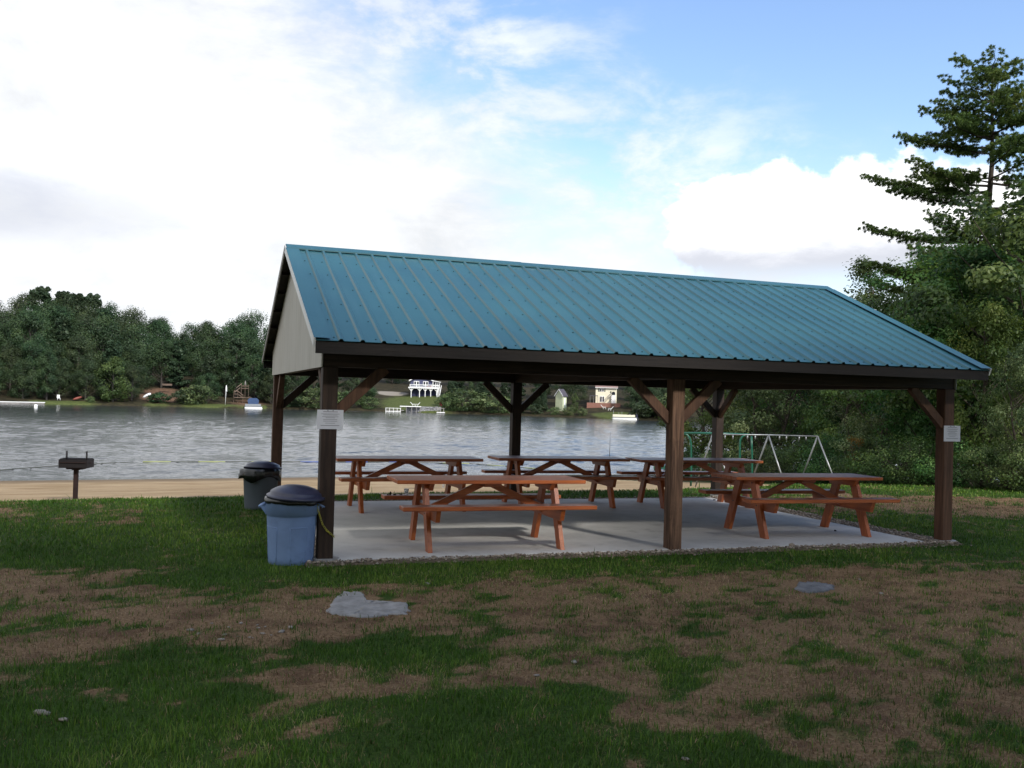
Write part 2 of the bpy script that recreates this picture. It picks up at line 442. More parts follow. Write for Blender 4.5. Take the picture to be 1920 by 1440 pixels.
sand = (cym > edge_y)
for (a, b, c) in ((1500, 912, 38), (1560, 909, 30)): pass
wd = near_s(cxm, cym)
ppx = None
# forest floor: right of a line that runs from the swing to the right edge of the picture
fl_y = np.interp(cxm, [-400, 14.0, 15.0, 18, 24, 27, 400], [90, 90, 14, 10.5, 6.8, 2, -80])+(fbm(cxm*.7, cym*.7, 19)-.5)*1.2
forest = (cym > fl_y) & ((cxm-16.5)*1.0 > (28-cym)*.62-1.5)
slab_hole = (cxm > .2) & (cxm < 8.6) & (cym > -.05) & (cym < 5.75)
kind = np.where(forest, 2, np.where(sand, 1, 0)); kind[slab_hole] = -1
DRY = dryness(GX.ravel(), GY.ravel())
V = np.stack([GX.ravel(), GY.ravel(), GZ.ravel()], -1)
def sub_ground(name, k, mat, attrs):
    q = Q[kind == k]; u, inv = np.unique(q.ravel(), return_inverse=True)
    return npmesh(name, V[u], inv, np.full(len(q), 4), mat, {a: v[u] for a, v in attrs.items()}, None, True)
def lawn_mat():
    m, t = newmat('lawn soil and thatch'); v = t.obj()
    d = t.attr('dry').outputs['Fac']
    n = t.noise(v, 9, 6, .7); n2 = t.noise(v, 40, 5, .7); n3 = t.noise(v, 2.2, 5, .6)
    dd = t.ss(.35, .65, t.add(d, t.mul(t.sub(n, .5), .5)))
    green = t.mix(t.ss(.3, .7, n2), (.022, .044, .007), (.050, .092, .014))
    straw = t.mix(t.ss(.32, .68, n2), (.135, .078, .040), (.30, .200, .110))
    straw = t.mix(t.mul(t.ss(.45, .65, n3), .75), straw, (.095, .052, .030))
    c = t.mix(dd, green, straw)
    t.out(t.pbsdf(c, .95, .1, 0, t.bump(t.add(n2, t.mul(n, .6)), .8, .03))); return m
def sand_mat():
    m, t = newmat('beach sand'); v = t.obj()
    n = t.noise(v, .5, 5, .6); st = t.noise(t.mapv(v, (.25, 2.2, 1)), 1.1, 7, .68); f = t.noise(v, 22, 4, .6)
    c = t.mix(t.ss(.3, .7, n), (.28, .198, .108), (.38, .282, .168))
    c = t.mix(t.mul(t.ss(.50, .64, st), .85), c, (.21, .13, .065))
    c = t.hsv(c, .5, 1, t.ramp(f, [(.3, .88), (.7, 1.08)]))
    sp = t.n('ShaderNodeSeparateXYZ'); t.set(sp.inputs[0], v)
    wet = t.ss(-1.62, -1.78, t.add(sp.outputs[2], t.mul(t.sub(n, .5), .1)))
    c = t.mix(wet, c, (.16, .115, .07))
    t.out(t.pbsdf(c, .9, .15, 0, t.bump(t.add(st, t.mul(f, .3)), .7, .05))); return m
def forest_mat():
    m, t = newmat('leaf litter'); v = t.obj()
    n = t.noise(v, 3, 6, .7)
    t.out(t.pbsdf(t.mix(t.ss(.3, .7, n), (.022, .026, .010), (.075, .060, .028)), .95, .1, 0, t.bump(n, .8, .06))); return m
MAT['lawn'] = lawn_mat(); MAT['sand'] = sand_mat(); MAT['litter'] = forest_mat()
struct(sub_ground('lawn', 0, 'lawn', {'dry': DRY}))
struct(sub_ground('beach', 1, 'sand', {'dry': DRY}))
struct(sub_ground('forest_floor', 2, 'litter', {'dry': DRY}))

def water_mat():
    m, t = newmat('lake water'); v = t.obj()
    geo = t.n('ShaderNodeNewGeometry').outputs['Position']
    w1 = t.noise(t.mapv(geo, (.6, 1.2, 1), rot=(0, 0, R_(14))), 3.6, 5, .62, .3)
    w2 = t.noise(t.mapv(geo, (.6, 1.15, 1), rot=(0, 0, R_(-8))), 8.5, 4, .6)
    patch = t.noise(t.mapv(geo, (.012, .05, 1)), 1.0, 4, .6)
    h = t.add(t.mul(w1, .75), t.mul(w2, .25))
    h = t.mul(h, t.ramp(patch, [(.35, .5), (.65, 1.15)]))
    c = t.mix(patch, (.030, .036, .041), (.042, .048, .052))
    t.out(t.pbsdf(c, .10, .5, 0, t.bump(h, .8, .055), IOR=1.42)); return m
MAT['water'] = water_mat()
def lake():
    # wind ripples as real height, on a fan of the lake that thins out with distance; flat water round it
    dd = [32.0]
    while dd[-1] < 240: dd.append(dd[-1]*1.0030)
    dd = np.array(dd); la = np.linspace(-.70, .70, 400)
    A, Dp = np.meshgrid(la, dd)
    x = CAM[0]+math.sin(_y)*Dp+math.cos(_y)*A*Dp; y = CAM[1]+math.cos(_y)*Dp-math.sin(_y)*A*Dp
    g = np.random.default_rng(77); z = np.zeros_like(x)
    warp = (fbm(x*.11, y*.11, 5, 3)-.5)*9; calm = .45+1.1*fbm(x*.018+3, y*.06, 8, 4)
    for k in range(40):
        lam = math.exp(g.uniform(math.log(.26), math.log(1.25))); th = R_(72)+g.normal(0, .42)
        kx, ky = math.cos(th), math.sin(th)
        amp = .0034*lam**.9*np.clip((lam/(Dp*.0030*2.5)), 0, 1)**1.5
        z += amp*np.sin((x*kx+y*ky+warp*(.4+.6*g.uniform()))*2*PI/lam+g.uniform(0, 6.28))
    fade = sstep(32, 33.5, Dp)*sstep(240, 236, Dp)*sstep(.70, .685, np.abs(A))*np.where(near_s(x, y) > -1.2, .25, 1)
    z = WZ+z*calm*fade*1.25*(1-.72*sstep(105, 185, Dp))
    Nr, Nc = x.shape; id_ = np.arange(Nr*Nc).reshape(Nr, Nc)
    q = np.stack([id_[:-1, :-1], id_[:-1, 1:], id_[1:, 1:], id_[1:, :-1]], -1).reshape(-1, 4)
    V = np.stack([x, y, z], -1).reshape(-1, 3)
    c = [id_[0, 0], id_[0, -1], id_[-1, -1], id_[-1, 0]]
    far = np.array([(-900, -400, WZ), (900, -400, WZ), (900, 700, WZ), (-900, 700, WZ)], float)
    n0 = len(V); V = np.concatenate([V, far])
    F = list(q.ravel()); T = [4]*len(q)
    edges = [id_[0, :], id_[:, -1], id_[-1, ::-1], id_[::-1, 0]]
    far_i = [n0, n0+1, n0+2, n0+3]
    for e, a, b in zip(edges, far_i, far_i[1:]+far_i[:1]):
        F += [a, b]+[int(i) for i in e[::-1]]; T.append(2+len(e))
    return npmesh('lake', V, np.array(F), np.array(T), 'water', None, None, True)
struct(lake())

# far shore
fx_ = axis((-500, -140, 30), (-140, 170, 1.6), (170, 600, 30))
fs_ = axis((-3, 3, .5), (3, 40, 1.6), (40, 110, 6), (110, 700, 60))
FX, FSS = np.meshgrid(fx_, fs_)
FY = np.interp(FX, FS[:, 0], FS[:, 1])+FSS
FZ = far_z(FX, FY)+np.where(FSS > 110, 0, 0)+(fbm(FX*.2, FY*.2, 70)-.5)*.5*sstep(1, 8, FSS)
ppx, ppy = proj(np.stack([FX, FY, FZ], -1).reshape(-1, 3)); ppx = ppx.reshape(FX.shape)
fnoise = fbm(FX*.12, FY*.12, 33)
dirt = np.clip(1.5-np.hypot((ppx-300)/42, (FSS-14)/11), 0, 1)
dirt = np.maximum(dirt, .7*np.clip(1.4-np.hypot((ppx-465)/45, (FSS-6)/7), 0, 1))
grass = np.clip(1.5-np.hypot((ppx-790)/75, (FSS-12)/16), 0, 1)
grass = np.maximum(grass, np.clip(1.5-np.abs(FSS-1.6)/2.0, 0, 1)*((ppx > 60) & (ppx < 500))*np.clip(fnoise*3.2-.9, 0, 1))
grass = np.maximum(grass, np.clip(1.5-np.hypot((ppx-1160)/50, (FSS-5)/6), 0, 1))
path = np.clip(1.4-np.hypot((ppx-735)/32, (FSS-31)/5), 0, 1)
fi = np.arange(FX.size).reshape(FX.shape)
FQ = np.stack([fi[:-1, :-1], fi[:-1, 1:], fi[1:, 1:], fi[1:, :-1]], -1).reshape(-1, 4)
def farground_mat():
    m, t = newmat('far shore ground'); v = t.obj()
    n = t.noise(v, .6, 6, .7); n2 = t.noise(v, 2.5, 5, .65)
    c = t.mix(t.ss(.3, .7, n), (.020, .020, .012), (.055, .045, .026))
    c = t.mix(t.ss(.3, .7, t.add(t.attr('grassy').outputs['Fac'], t.mul(t.sub(n, .5), .5))), c, t.mix(t.ss(.35, .65, n2), (.055, .075, .022), (.10, .115, .04)))
    c = t.mix(t.ss(.35, .75, t.add(t.attr('bare').outputs['Fac'], t.mul(t.sub(n, .5), .7))), c, t.mix(t.ss(.35, .65, n2), (.10, .058, .038), (.19, .12, .08)))
    c = t.mix(t.ss(.3, .6, t.attr('gravelly').outputs['Fac']), c, (.27, .24, .20))
    t.out(t.pbsdf(c, .95, .1, 0, t.bump(n2, .6, .2))); return m
MAT['farground'] = farground_mat()
struct(npmesh('far_shore', np.stack([FX, FY, FZ], -1).reshape(-1, 3), FQ.ravel(), np.full(len(FQ), 4), 'farground',
              {'grassy': grass.ravel(), 'bare': dirt.ravel(), 'gravelly': path.ravel()}, None, True))

# ------------------------------------------------------------------ grass blades and gravel
def grass_mat():
    m, t = newmat('grass blade')
    d = t.attr('dry').outputs['Fac']; a = t.attr('tint').outputs['Fac']
    g = t.ramp(a, [(0, (.026, .068, .006)), (.6, (.072, .160, .015)), (1, (.155, .235, .032))])
    s = t.ramp(a, [(0, (.125, .074, .038)), (.6, (.29, .195, .105)), (1, (.45, .33, .19))])
    c = t.mix(t.ss(.35, .6, d), g, s)
    b = t.pbsdf(c, .6, .25)
    tr = t.n('ShaderNodeBsdfTranslucent'); t.set(tr.inputs[0], c)
    mx = t.n('ShaderNodeMixShader'); mx.inputs[0].default_value = .3
    t.t.links.new(b, mx.inputs[1]); t.t.links.new(tr.outputs[0], mx.inputs[2]); t.out(mx.outputs[0]); return m
MAT['grass'] = grass_mat()
def blades():
    bx, by, bh, bw = [], [], [], []
    for (d0, d1, dens, h, w) in ((4.2, 7.5, 3400, .050, .0050), (7.5, 11.5, 1900, .050, .0065), (11.5, 16, 900, .052, .010), (16, 21, 480, .055, .015), (21, 31, 150, .06, .024)):
        half = .60
        n = int(dens*(d1**2-d0**2)*half)
        dep = np.sqrt(rng.uniform(d0**2, d1**2, n)); lat = dep*rng.uniform(-half, half, n)
        x = CAM[0]+math.sin(_y)*dep+math.cos(_y)*lat; y = CAM[1]+math.cos(_y)*dep-math.sin(_y)*lat
        bx.append(x); by.append(y); bh.append(np.full(n, h)); bw.append(np.full(n, w))
    x = np.concatenate(bx); y = np.concatenate(by); h = np.concatenate(bh); w = np.concatenate(bw)
    keep = ~((x > -.26) & (x < 9.3) & (y > -.25+.05*np.sin(x*3.1)+.05*np.sin(x*7.3+1)) & (y < 6.15))
    ey = np.interp(x, [-400, -20, -4.4, -2.3, 1.3, 4.2, 9, 12, 15.5, 17.5, 18.5, 400], [7, 8.3, 8.5, 8.75, 8.75, 8.9, 8.9, 10.2, 13.2, 22, 60, 60])+(fbm(x*.8, y*.8, 9)-.5)*.9
    keep &= y < ey-.05+rng.uniform(-.3, .12, len(x))
    keep &= ~((y > np.interp(x, [14, 15, 18, 24, 27], [14, 14, 10.5, 6.8, 2])+.4) & (x > 15.5))
    x, y, h, w = x[keep], y[keep], h[keep], w[keep]
    for (qx, qy, a, b) in ((690, 1132, .40, .24), (1527, 1100, .36, .18)):
        c_ = atz(qx, qy, -.06); k0 = ((x-c_[0])*math.cos(_y)-(y-c_[1])*math.sin(_y), (x-c_[0])*math.sin(_y)+(y-c_[1])*math.cos(_y))
        k_ = np.hypot(k0[0]/a, k0[1]/(b*2.2)) > .9
        x, y, h, w = x[k_], y[k_], h[k_], w[k_]
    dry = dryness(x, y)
    clump = fbm(x*5, y*5, 91, 3)
    dv = dry+rng.normal(0, .28, len(x))
    k2 = rng.uniform(0, 1, len(x)) < np.where(dv > .5, .75, 1.0)
    x, y, h, w, dv, clump = x[k2], y[k2], h[k2], w[k2], dv[k2], clump[k2]
    n = len(x)
    h = h*rng.uniform(.45, 1.25, n)*(.45+1.1*clump)*np.where(dv > .5, .55, 1.0)
    long_ = rng.uniform(0, 1, n) < .004; h[long_] *= 2.3
    z = near_z(x, y)-.004
    az = rng.uniform(0, 2*PI, n); lean = rng.uniform(.15, .85, n)+np.where(dv > .5, .45, 0)
    ux, uy = np.cos(az), np.sin(az)
    wx, wy = -uy*w/2, ux*w/2
    P = np.empty((n, 5, 3), np.float32)
    m1 = h*.55; b1 = lean*h*.32; b2 = lean*h*.95; hz = h*np.sqrt(np.clip(1-(lean*.7)**2, .15, 1))
    P[:, 0] = np.stack([x-wx, y-wy, z], -1); P[:, 1] = np.stack([x+wx, y+wy, z], -1)
    P[:, 2] = np.stack([x+ux*b1+wx*.8, y+uy*b1+wy*.8, z+hz*.6], -1); P[:, 3] = np.stack([x+ux*b1-wx*.8, y+uy*b1-wy*.8, z+hz*.6], -1)
    P[:, 4] = np.stack([x+ux*b2, y+uy*b2, z+hz], -1)
    base = np.arange(n)[:, None]*5
    F = np.concatenate([base+np.array([0, 1, 2, 3]), base+np.array([3, 2, 4])], 1).ravel()
    LT = np.tile([4, 3], n)
    tint = np.clip(rng.normal(.5, .22, n)+(clump-.5)*.5+(fbm(x*.8, y*.8, 120, 4)-.5)*1.3, 0, 1)
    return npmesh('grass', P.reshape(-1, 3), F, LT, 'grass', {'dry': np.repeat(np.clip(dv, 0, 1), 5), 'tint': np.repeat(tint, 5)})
struct(blades(), 'stuff')

SX0, SX1, SY0, SY1, SZ = .12, 8.72, -.13, 5.85, -.045
sl = MB(); sl.box(((SX0+SX1)/2, (SY0+SY1)/2, SZ-.1), (SX1-SX0, SY1-SY0, .2), None, .012)
struct(sl.build('concrete_slab', 'concrete'))
# soil bed under the gravel
bed = MB()
for (a, b, c, d) in ((-.24, 9.25, -.30, SY0), (-.24, 9.25, SY1, 6.12), (-.24, SX0, SY0, SY1), (SX1, 9.25, SY0, SY1)):
    bed.box(((a+b)/2, (c+d)/2, -.096), (b-a, d-c, .06))
MAT['bed'] = simple('gravel bed soil', (.19, .15, .115), .95, .1, 0, .4, 12, .6)
struct(bed.build('gravel_bed', 'bed'))
def gravel():
    ico = bmesh.new(); bmesh.ops.create_icosphere(ico, subdivisions=1, radius=1.0)
    bv = np.array([v.co[:] for v in ico.verts]); bf = np.array([[v.index for v in f.verts] for f in ico.faces]); ico.free()
    piers = ((0, 0), (9.154, 0), (0, 6.346), (4.577, 6.346), (9.154, 6.346))
    pts = []
    for (a, b, c, d, dens) in ((-.22, 9.2, -.29, SY0-.01, 1300), (-.22, 9.2, SY1+.01, 6.1, 380), (-.22, SX0-.01, SY0, SY1, 520), (SX1+.01, 9.2, SY0, SY1, 620)):
        n = int((b-a)*(d-c)*dens); pts.append(np.stack([rng.uniform(a, b, n), rng.uniform(c, d, n)], -1))
    # strays in the turf along the front edge
    n = 160; pts.append(np.stack([rng.uniform(-.3, 9.3, n), -.30-np.abs(rng.normal(0, .06, n))], -1))
    P = np.concatenate(pts)
    for (a, b) in piers: P = P[np.hypot(P[:, 0]-a-.02, P[:, 1]-b+.03) > .165]
    n = len(P)
    sc = rng.lognormal(math.log(.0145), .32, n)
    an = rng.normal(0, 1, (n, 3, 3)); q, _ = np.linalg.qr(an)
    d = np.stack([sc, sc*rng.uniform(.65, .95, n), sc*rng.uniform(.4, .7, n)], -1)
    Vv = bv[None]*d[:, None, :]*(1+rng.normal(0, .10, (n, len(bv), 1)))
    rz = rng.uniform(0, 2*PI, n); c, s = np.cos(rz), np.sin(rz)
    X = Vv[..., 0]*c[:, None]-Vv[..., 1]*s[:, None]; Y = Vv[..., 0]*s[:, None]+Vv[..., 1]*c[:, None]
    zb = np.where((P[:, 1] < -.30) | (P[:, 1] > 6.12), near_z(P[:, 0], P[:, 1])+.006, -.066+rng.uniform(.0, .02, n))
    Vv = np.stack([X+P[:, 0, None], Y+P[:, 1, None], Vv[..., 2]+zb[:, None]+d[:, 2, None]*.5], -1)
    F = (bf[None]+np.arange(n)[:, None, None]*len(bv)).ravel()
    return npmesh('gravel', Vv.reshape(-1, 3), F, np.full(n*len(bf), 3), 'gravel', {'tint': np.repeat(rng.uniform(0, 1, n), len(bv))}, None, True)
def gravel_mat():
    m, t = newmat('river pebbles'); a = t.attr('tint').outputs['Fac']
    c = t.ramp(a, [(0, (.13, .105, .085)), (.35, (.22, .18, .14)), (.7, (.31, .255, .20)), (1, (.44, .39, .33))])
    t.out(t.pbsdf(c, .7, .3)); return m
MAT['gravel'] = gravel_mat()
struct(gravel(), 'stuff')
#PART2
# ------------------------------------------------------------------ picnic shelter
L, D = 9.154, 6.346
EY, EZ, RZ_, XL, XR = -.538, 2.487, 4.065, -.245, 9.43
YR = D/2
SLP = math.atan2(RZ_-EZ, YR-EY); SL = math.hypot(RZ_-EZ, YR-EY)
pav = thing('picnic_shelter', 'open timber picnic shelter with a ribbed teal metal gable roof over the concrete slab', 'picnic shelter')
def slope_pt(side, u, x, off=0.0):
    """u metres up from the eave, off metres out of the roof plane; side -1 front, +1 rear"""
    y = EY+u*math.cos(SLP)-off*math.sin(SLP); z = EZ+u*math.sin(SLP)+off*math.cos(SLP)
    return Vector((x, y if side < 0 else 2*YR-y, z))
PW = .18
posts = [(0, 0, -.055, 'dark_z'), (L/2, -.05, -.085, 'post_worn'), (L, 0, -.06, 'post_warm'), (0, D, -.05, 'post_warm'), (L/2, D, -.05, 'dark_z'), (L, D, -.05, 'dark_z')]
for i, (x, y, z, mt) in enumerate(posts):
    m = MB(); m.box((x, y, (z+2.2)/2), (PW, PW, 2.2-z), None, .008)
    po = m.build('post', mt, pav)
    if i != 1:
        q = MB(); r = .16
        q.lathe([(r*.97, z-.14), (r, z-.02), (r*.97, z+.010), (r*.9, z+.014)], 20, (x+.02, y-.03, 0), None, lambda rr, zz, a: (rr*(1+.05*math.sin(3*a+i)), zz))
        q.build('concrete_pier', 'pier', po)
for (y, nm) in ((0, 'f'), (D, 'r')):
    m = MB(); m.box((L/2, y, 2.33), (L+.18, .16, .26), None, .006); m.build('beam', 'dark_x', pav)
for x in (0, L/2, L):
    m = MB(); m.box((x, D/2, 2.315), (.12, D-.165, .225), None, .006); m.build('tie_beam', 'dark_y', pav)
def brace(p, q, mt):
    m = MB(); m.beam(p, q, .085, .125, (0, 0, 1), .005, .05); m.build('brace', mt, pav)
for (y, k) in ((0, 0), (D, 1)):
    for (x, dirs) in ((0, (1,)), (L/2, (-1, 1)), (L, (-1,))):
        for s in dirs: brace((x+s*.10, y-(.02 if y == 0 else 0), 1.68), (x+s*.62, y-(.02 if y == 0 else 0), 2.17), 'post_warm' if y == 0 else 'dark_z')
for x in (0, L):
    for (y, s) in ((0, 1), (D, -1)): brace((x, y+s*.10, 1.68), (x, y+s*.62, 2.17), 'post_warm')
# roof sheets
ribx = [XL+.285+.2437*k for k in range(38)]
def roof_sheet(side):
    m = MB()
    prof = [(XL, 0.0)]
    for rx in ribx: prof += [(rx-.032, 0.0), (rx-.013, .024), (rx+.013, .024), (rx+.032, 0.0)]
    prof += [(XR, 0.0)]
    top = [[m.bm.verts.new(slope_pt(side, u, x, h)) for (x, h) in prof] for u in (-.012, SL*.5, SL-.01)]
    bot = [[m.bm.verts.new(slope_pt(side, u, x, h-.006)) for (x, h) in prof] for u in (-.012, SL-.01)]
    mi_ = [0]
    def fc(a, b, c, d):
        f_ = m.bm.faces.new((a, b, c, d) if side < 0 else (d, c, b, a)); f_.material_index = mi_[0]
    for i in range(len(prof)-1):
        for A, B in zip(top[:-1], top[1:]): fc(A[i], A[i+1], B[i+1], B[i])
        mi_[0] = 2; fc(bot[1][i], bot[1][i+1], bot[0][i+1], bot[0][i]); mi_[0] = 0
        fc(bot[0][i], bot[0][i+1], top[0][i+1], top[0][i])
    rot = Euler((SLP if side < 0 else -SLP, 0, 0)).to_matrix()
    for k, rx in enumerate(ribx+[XR]):
        for u in (.09, .70, 1.34, 1.98, 2.62, 3.28, 3.86):
            p = slope_pt(side, u+random.uniform(-.012, .012), rx-.075+random.uniform(-.01, .01), .003)
            if side < 0: m.box(p, (.016, .016, .008), rot, 0, 1)
    return m.build('roof_sheet', ['roof', 'screw', 'soffit'], pav)
roof_sheet(-1); roof_sheet(1)
m = MB()                                            # folded ridge cap in two lapped lengths
for (x0, x1, o) in ((XL-.005, XL+3.72, .034), (XL+3.66, XR+.005, .029)):
    for side in (-1, 1):
        a = [slope_pt(side, SL-.17, x0, o), slope_pt(side, SL-.17, x1, o), slope_pt(side, SL+.005, x1, o+.004), slope_pt(side, SL+.005, x0, o+.004)]
        m.quad(a if side < 0 else a[::-1])
        b = [slope_pt(side, SL-.17, x0, o), slope_pt(side, SL-.17, x1, o), slope_pt(side, SL-.178, x1, o-.018), slope_pt(side, SL-.178, x0, o-.018)]
        m.quad(b[::-1] if side < 0 else b)
    c = [slope_pt(-1, SL+.005, x0, o+.004), slope_pt(-1, SL+.005, x1, o+.004), slope_pt(1, SL+.005, x1, o+.004), slope_pt(1, SL+.005, x0, o+.004)]
    m.quad(c)
m.build('ridge_cap', 'roof', pav)
for (x, s) in ((XL, -1), (XR, 1)):                  # rake trims
    for side in (-1, 1):
        m = MB()
        m.beam(slope_pt(side, -.02, x+s*.012, -.028), slope_pt(side, SL+.0, x+s*.012, -.028), .018, .105, (0, 0, 1))
        m.build('rake_trim', 'alu' if side < 0 else 'grey_wood', pav)
        if side < 0:
            f = MB(); a = [slope_pt(side, -.015, x+s*.02, .031), slope_pt(side, -.015, x-s*.17, .029), slope_pt(side, SL-.18, x-s*.17, .029), slope_pt(side, SL-.18, x+s*.02, .031)]
            f.quad(a[::-1] if s < 0 else a)
            f.build('rake_flashing', 'roof', pav)
for side in (-1, 1):
    m = MB(); y = EY+.022 if side < 0 else 2*YR-EY-.022
    m.box(((XL+XR)/2, y, EZ-.085), (XR-XL-.012, .032, .135)); m.build('fascia_board', 'fascia', pav)
    for u in (.12, .74, 1.36, 1.98, 2.60, 3.22, 3.84):
        m = MB(); a = slope_pt(side, u, XL+.02, -.028); b = slope_pt(side, u, XR-.02, -.028)
        m.beam(a, b, .085, .038, (0, -math.sin(SLP)*(1 if side < 0 else -1), math.cos(SLP))); m.build('purlin', 'soffit', pav)
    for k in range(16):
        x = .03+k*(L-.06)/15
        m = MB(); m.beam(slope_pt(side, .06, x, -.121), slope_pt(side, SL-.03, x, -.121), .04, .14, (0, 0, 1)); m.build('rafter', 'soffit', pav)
def roof_z(y): return EZ+(min(y, 2*YR-y)-EY)*math.tan(SLP)
for (x, t) in ((-.112, .016), (L+.096, .016)):
    m = MB(); pts = [(x, -.10, 2.195), (x, D+.10, 2.195), (x, D+.10, roof_z(-.10)-.06), (x, YR, RZ_-.06), (x, -.10, roof_z(-.10)-.06)]
    m.poly(pts, (t, 0, 0)); m.build('gable_panel', 'gable', pav)

# notices pinned to the posts
def notice(px0, px1, py0, py1, y, label):
    a = aty(px0, py0, y); b = aty(px1, py1, y); w = b[0]-a[0]; h = a[2]-b[2]
    cx, cz = (a[0]+b[0])/2, (a[2]+b[2])/2
    t = thing('notice_sign', label, 'sign', (cx, y, cz), 0, 'paper notices on the shelter posts')
    m = MB(); m.box((0, 0, 0), (w, .006, h), None, .001); m.build('sheet', 'paper', t)
    rows = ((.40, .56, .030), (.29, .70, .020), (.235, .54, .020), (.145, .62, .020), (.09, .36, .020), (.0, .54, .020), (-.085, .54, .020), (-.19, .38, .018), (-.31, .72, .026))
    for (zz, ww, hh) in rows:                        # print too small to read in the photo: each line a row of word-length marks
        k = MB(); x0, x1 = -ww*w/2, ww*w/2
        k.quad([(x0, -.0045, zz*h-hh*h/2), (x1, -.0045, zz*h-hh*h/2), (x1, -.0045, zz*h+hh*h/2), (x0, -.0045, zz*h+hh*h/2)])
        k.build('text_line', 'ink', t)
    for sx in (-1, 1):
        p = MB(); p.tube([(sx*w*.1, .0, h*.46), (sx*w*.1, -.008, h*.46)], .006, 8); p.build('pin', 'screw', t)
notice(595, 643, 768, 805, -.097, 'white paper notice on the dark post beside the blue trash can')
notice(1770, 1800, 798, 828, -.097, 'small white paper notice on the far right post in front of the woods')

# ------------------------------------------------------------------ picnic tables
def make_table():
    t = thing('picnic_table', '', 'picnic table')
    HT, HB = .875, .585
    m = MB()
    for k in range(5): m.box((0, -.308+k*.154, HT-.024), (2.52, .148, .048), None, .005)
    m.build('tabletop', 'red_x', t)
    for s in (-1, 1):
        m = MB(); m.box((0, s*.66, HB-.026), (2.52, .26, .052), None, .007); m.build('bench_seat', 'red_x', t)
    for sx in (-1, 1):
        for s in (-1, 1):
            m = MB(); x = sx*.87-.028
            m.poly([(x, s*.61, 0), (x, s*.45, 0), (x, s*.11, HT-.05), (x, s*.27, HT-.05)], (.056, 0, 0)); m.build('leg', 'red_z', t)
        m = MB(); x = sx*.812-.028
        m.poly([(x, -.76, HB-.053), (x, -.70, HB-.20), (x, .70, HB-.20), (x, .76, HB-.053)], (.056, 0, 0)); m.build('bench_support', 'red_y', t)
        m = MB(); m.poly([(x, -.37, HT-.049), (x, -.29, HT-.14), (x, .29, HT-.14), (x, .37, HT-.049)], (.056, 0, 0))
        m.build('top_cleat', 'red_y', t)
        m = MB(); m.beam((sx*.80, 0, HB-.13), (sx*.06, 0, HT-.075), .05, .09, (0, 0, 1), .003, .02); m.build('diagonal_brace', 'red_x', t)
        for s in (-1, 1):
            for (yy, zz) in ((.335, HB-.13), (.20, HT-.10)):
                b = MB(); b.tube([(sx*.896, s*yy, zz), (sx*.904, s*yy, zz)], .011, 8); b.build('bolt', 'screw', t)
    m = MB(); m.poly([(-.11, -.34, HT-.049), (-.11, -.30, HT-.095), (-.11, .30, HT-.095), (-.11, .34, HT-.049)], (.22, 0, 0)); m.build('center_cleat', 'red_y', t)
    return t
T0 = make_table()
tables = [(2.198, .690, -1.6, 'orange brown wooden picnic table nearest the camera behind the blue trash can'),
          (7.30, 1.02, -2.6, 'reddish wooden picnic table at the front between the middle post and the far right post'),
          (2.037, 4.70, 1.1, 'wooden picnic table at the back left, its left end beside the post with the notice'),
          (4.945, 4.93, -2.2, 'dark wooden picnic table at the back in front of the middle rear post'),
          (7.60, 4.62, -2.4, 'dark wooden picnic table at the back half hidden by the worn middle front post')]
for i, (x, y, a, lab) in enumerate(tables):
    if i == 0:
        T0.location = (x, y, SZ); T0.rotation_euler = (0, 0, R_(a)); T0['label'] = lab; T0['group'] = 'picnic tables under the shelter'
    else: dup(T0, (x, y, SZ), R_(a), None, lab, 'picnic tables under the shelter')
# litter on the far bench of the nearest table
def on_bench(px): return aty(px, 930, .690+.66)
zb = SZ+.586
c = on_bench(762)
ct = thing('plastic_cup', 'clear plastic cup standing on the far bench of the nearest table', 'cup', (c[0], 1.36, zb))
m = MB(); m.lathe([(.024, 0), (.028, .04), (.033, .078), (.035, .081), (.031, .081), (.026, .04), (.022, .006)], 20)
m.build('cup_body', 'cup', ct)
for k, (px, w, h) in enumerate(((727, .02, .02), (732, .022, .045), (739, .035, .02), (752, .03, .025))):
    c = on_bench(px); m = MB(); m.blob((0, 0, h*.45), (w*1.3, w, h), k, .3, 2)
    o = m.build('leaf_scrap', 'crumb'); o.location = (c[0], 1.34+.02*(k % 2), zb)
    tag(o, 'small dark leaf scrap beside the clear cup on the bench', 'leaf scrap', 'dark scraps on the bench')

for k, (px, py, lab) in enumerate(((1339, 938, 'small dark leaf scrap on the slab near the rear right post'), (1566, 996, 'small dark leaf scrap on the slab under the right front table'), (966, 956, 'small dark leaf scrap on the slab under the back tables'))):
    c = atz(px, py, SZ); m = MB(); m.blob((0, 0, .010), (.06, .035, .022), k+9, .35, 2, Euler((0, 0, k*1.1)).to_matrix()); o = m.build('leaf_scrap', 'crumb'); o.location = (c[0], c[1], SZ)
    tag(o, lab, 'leaf scrap')
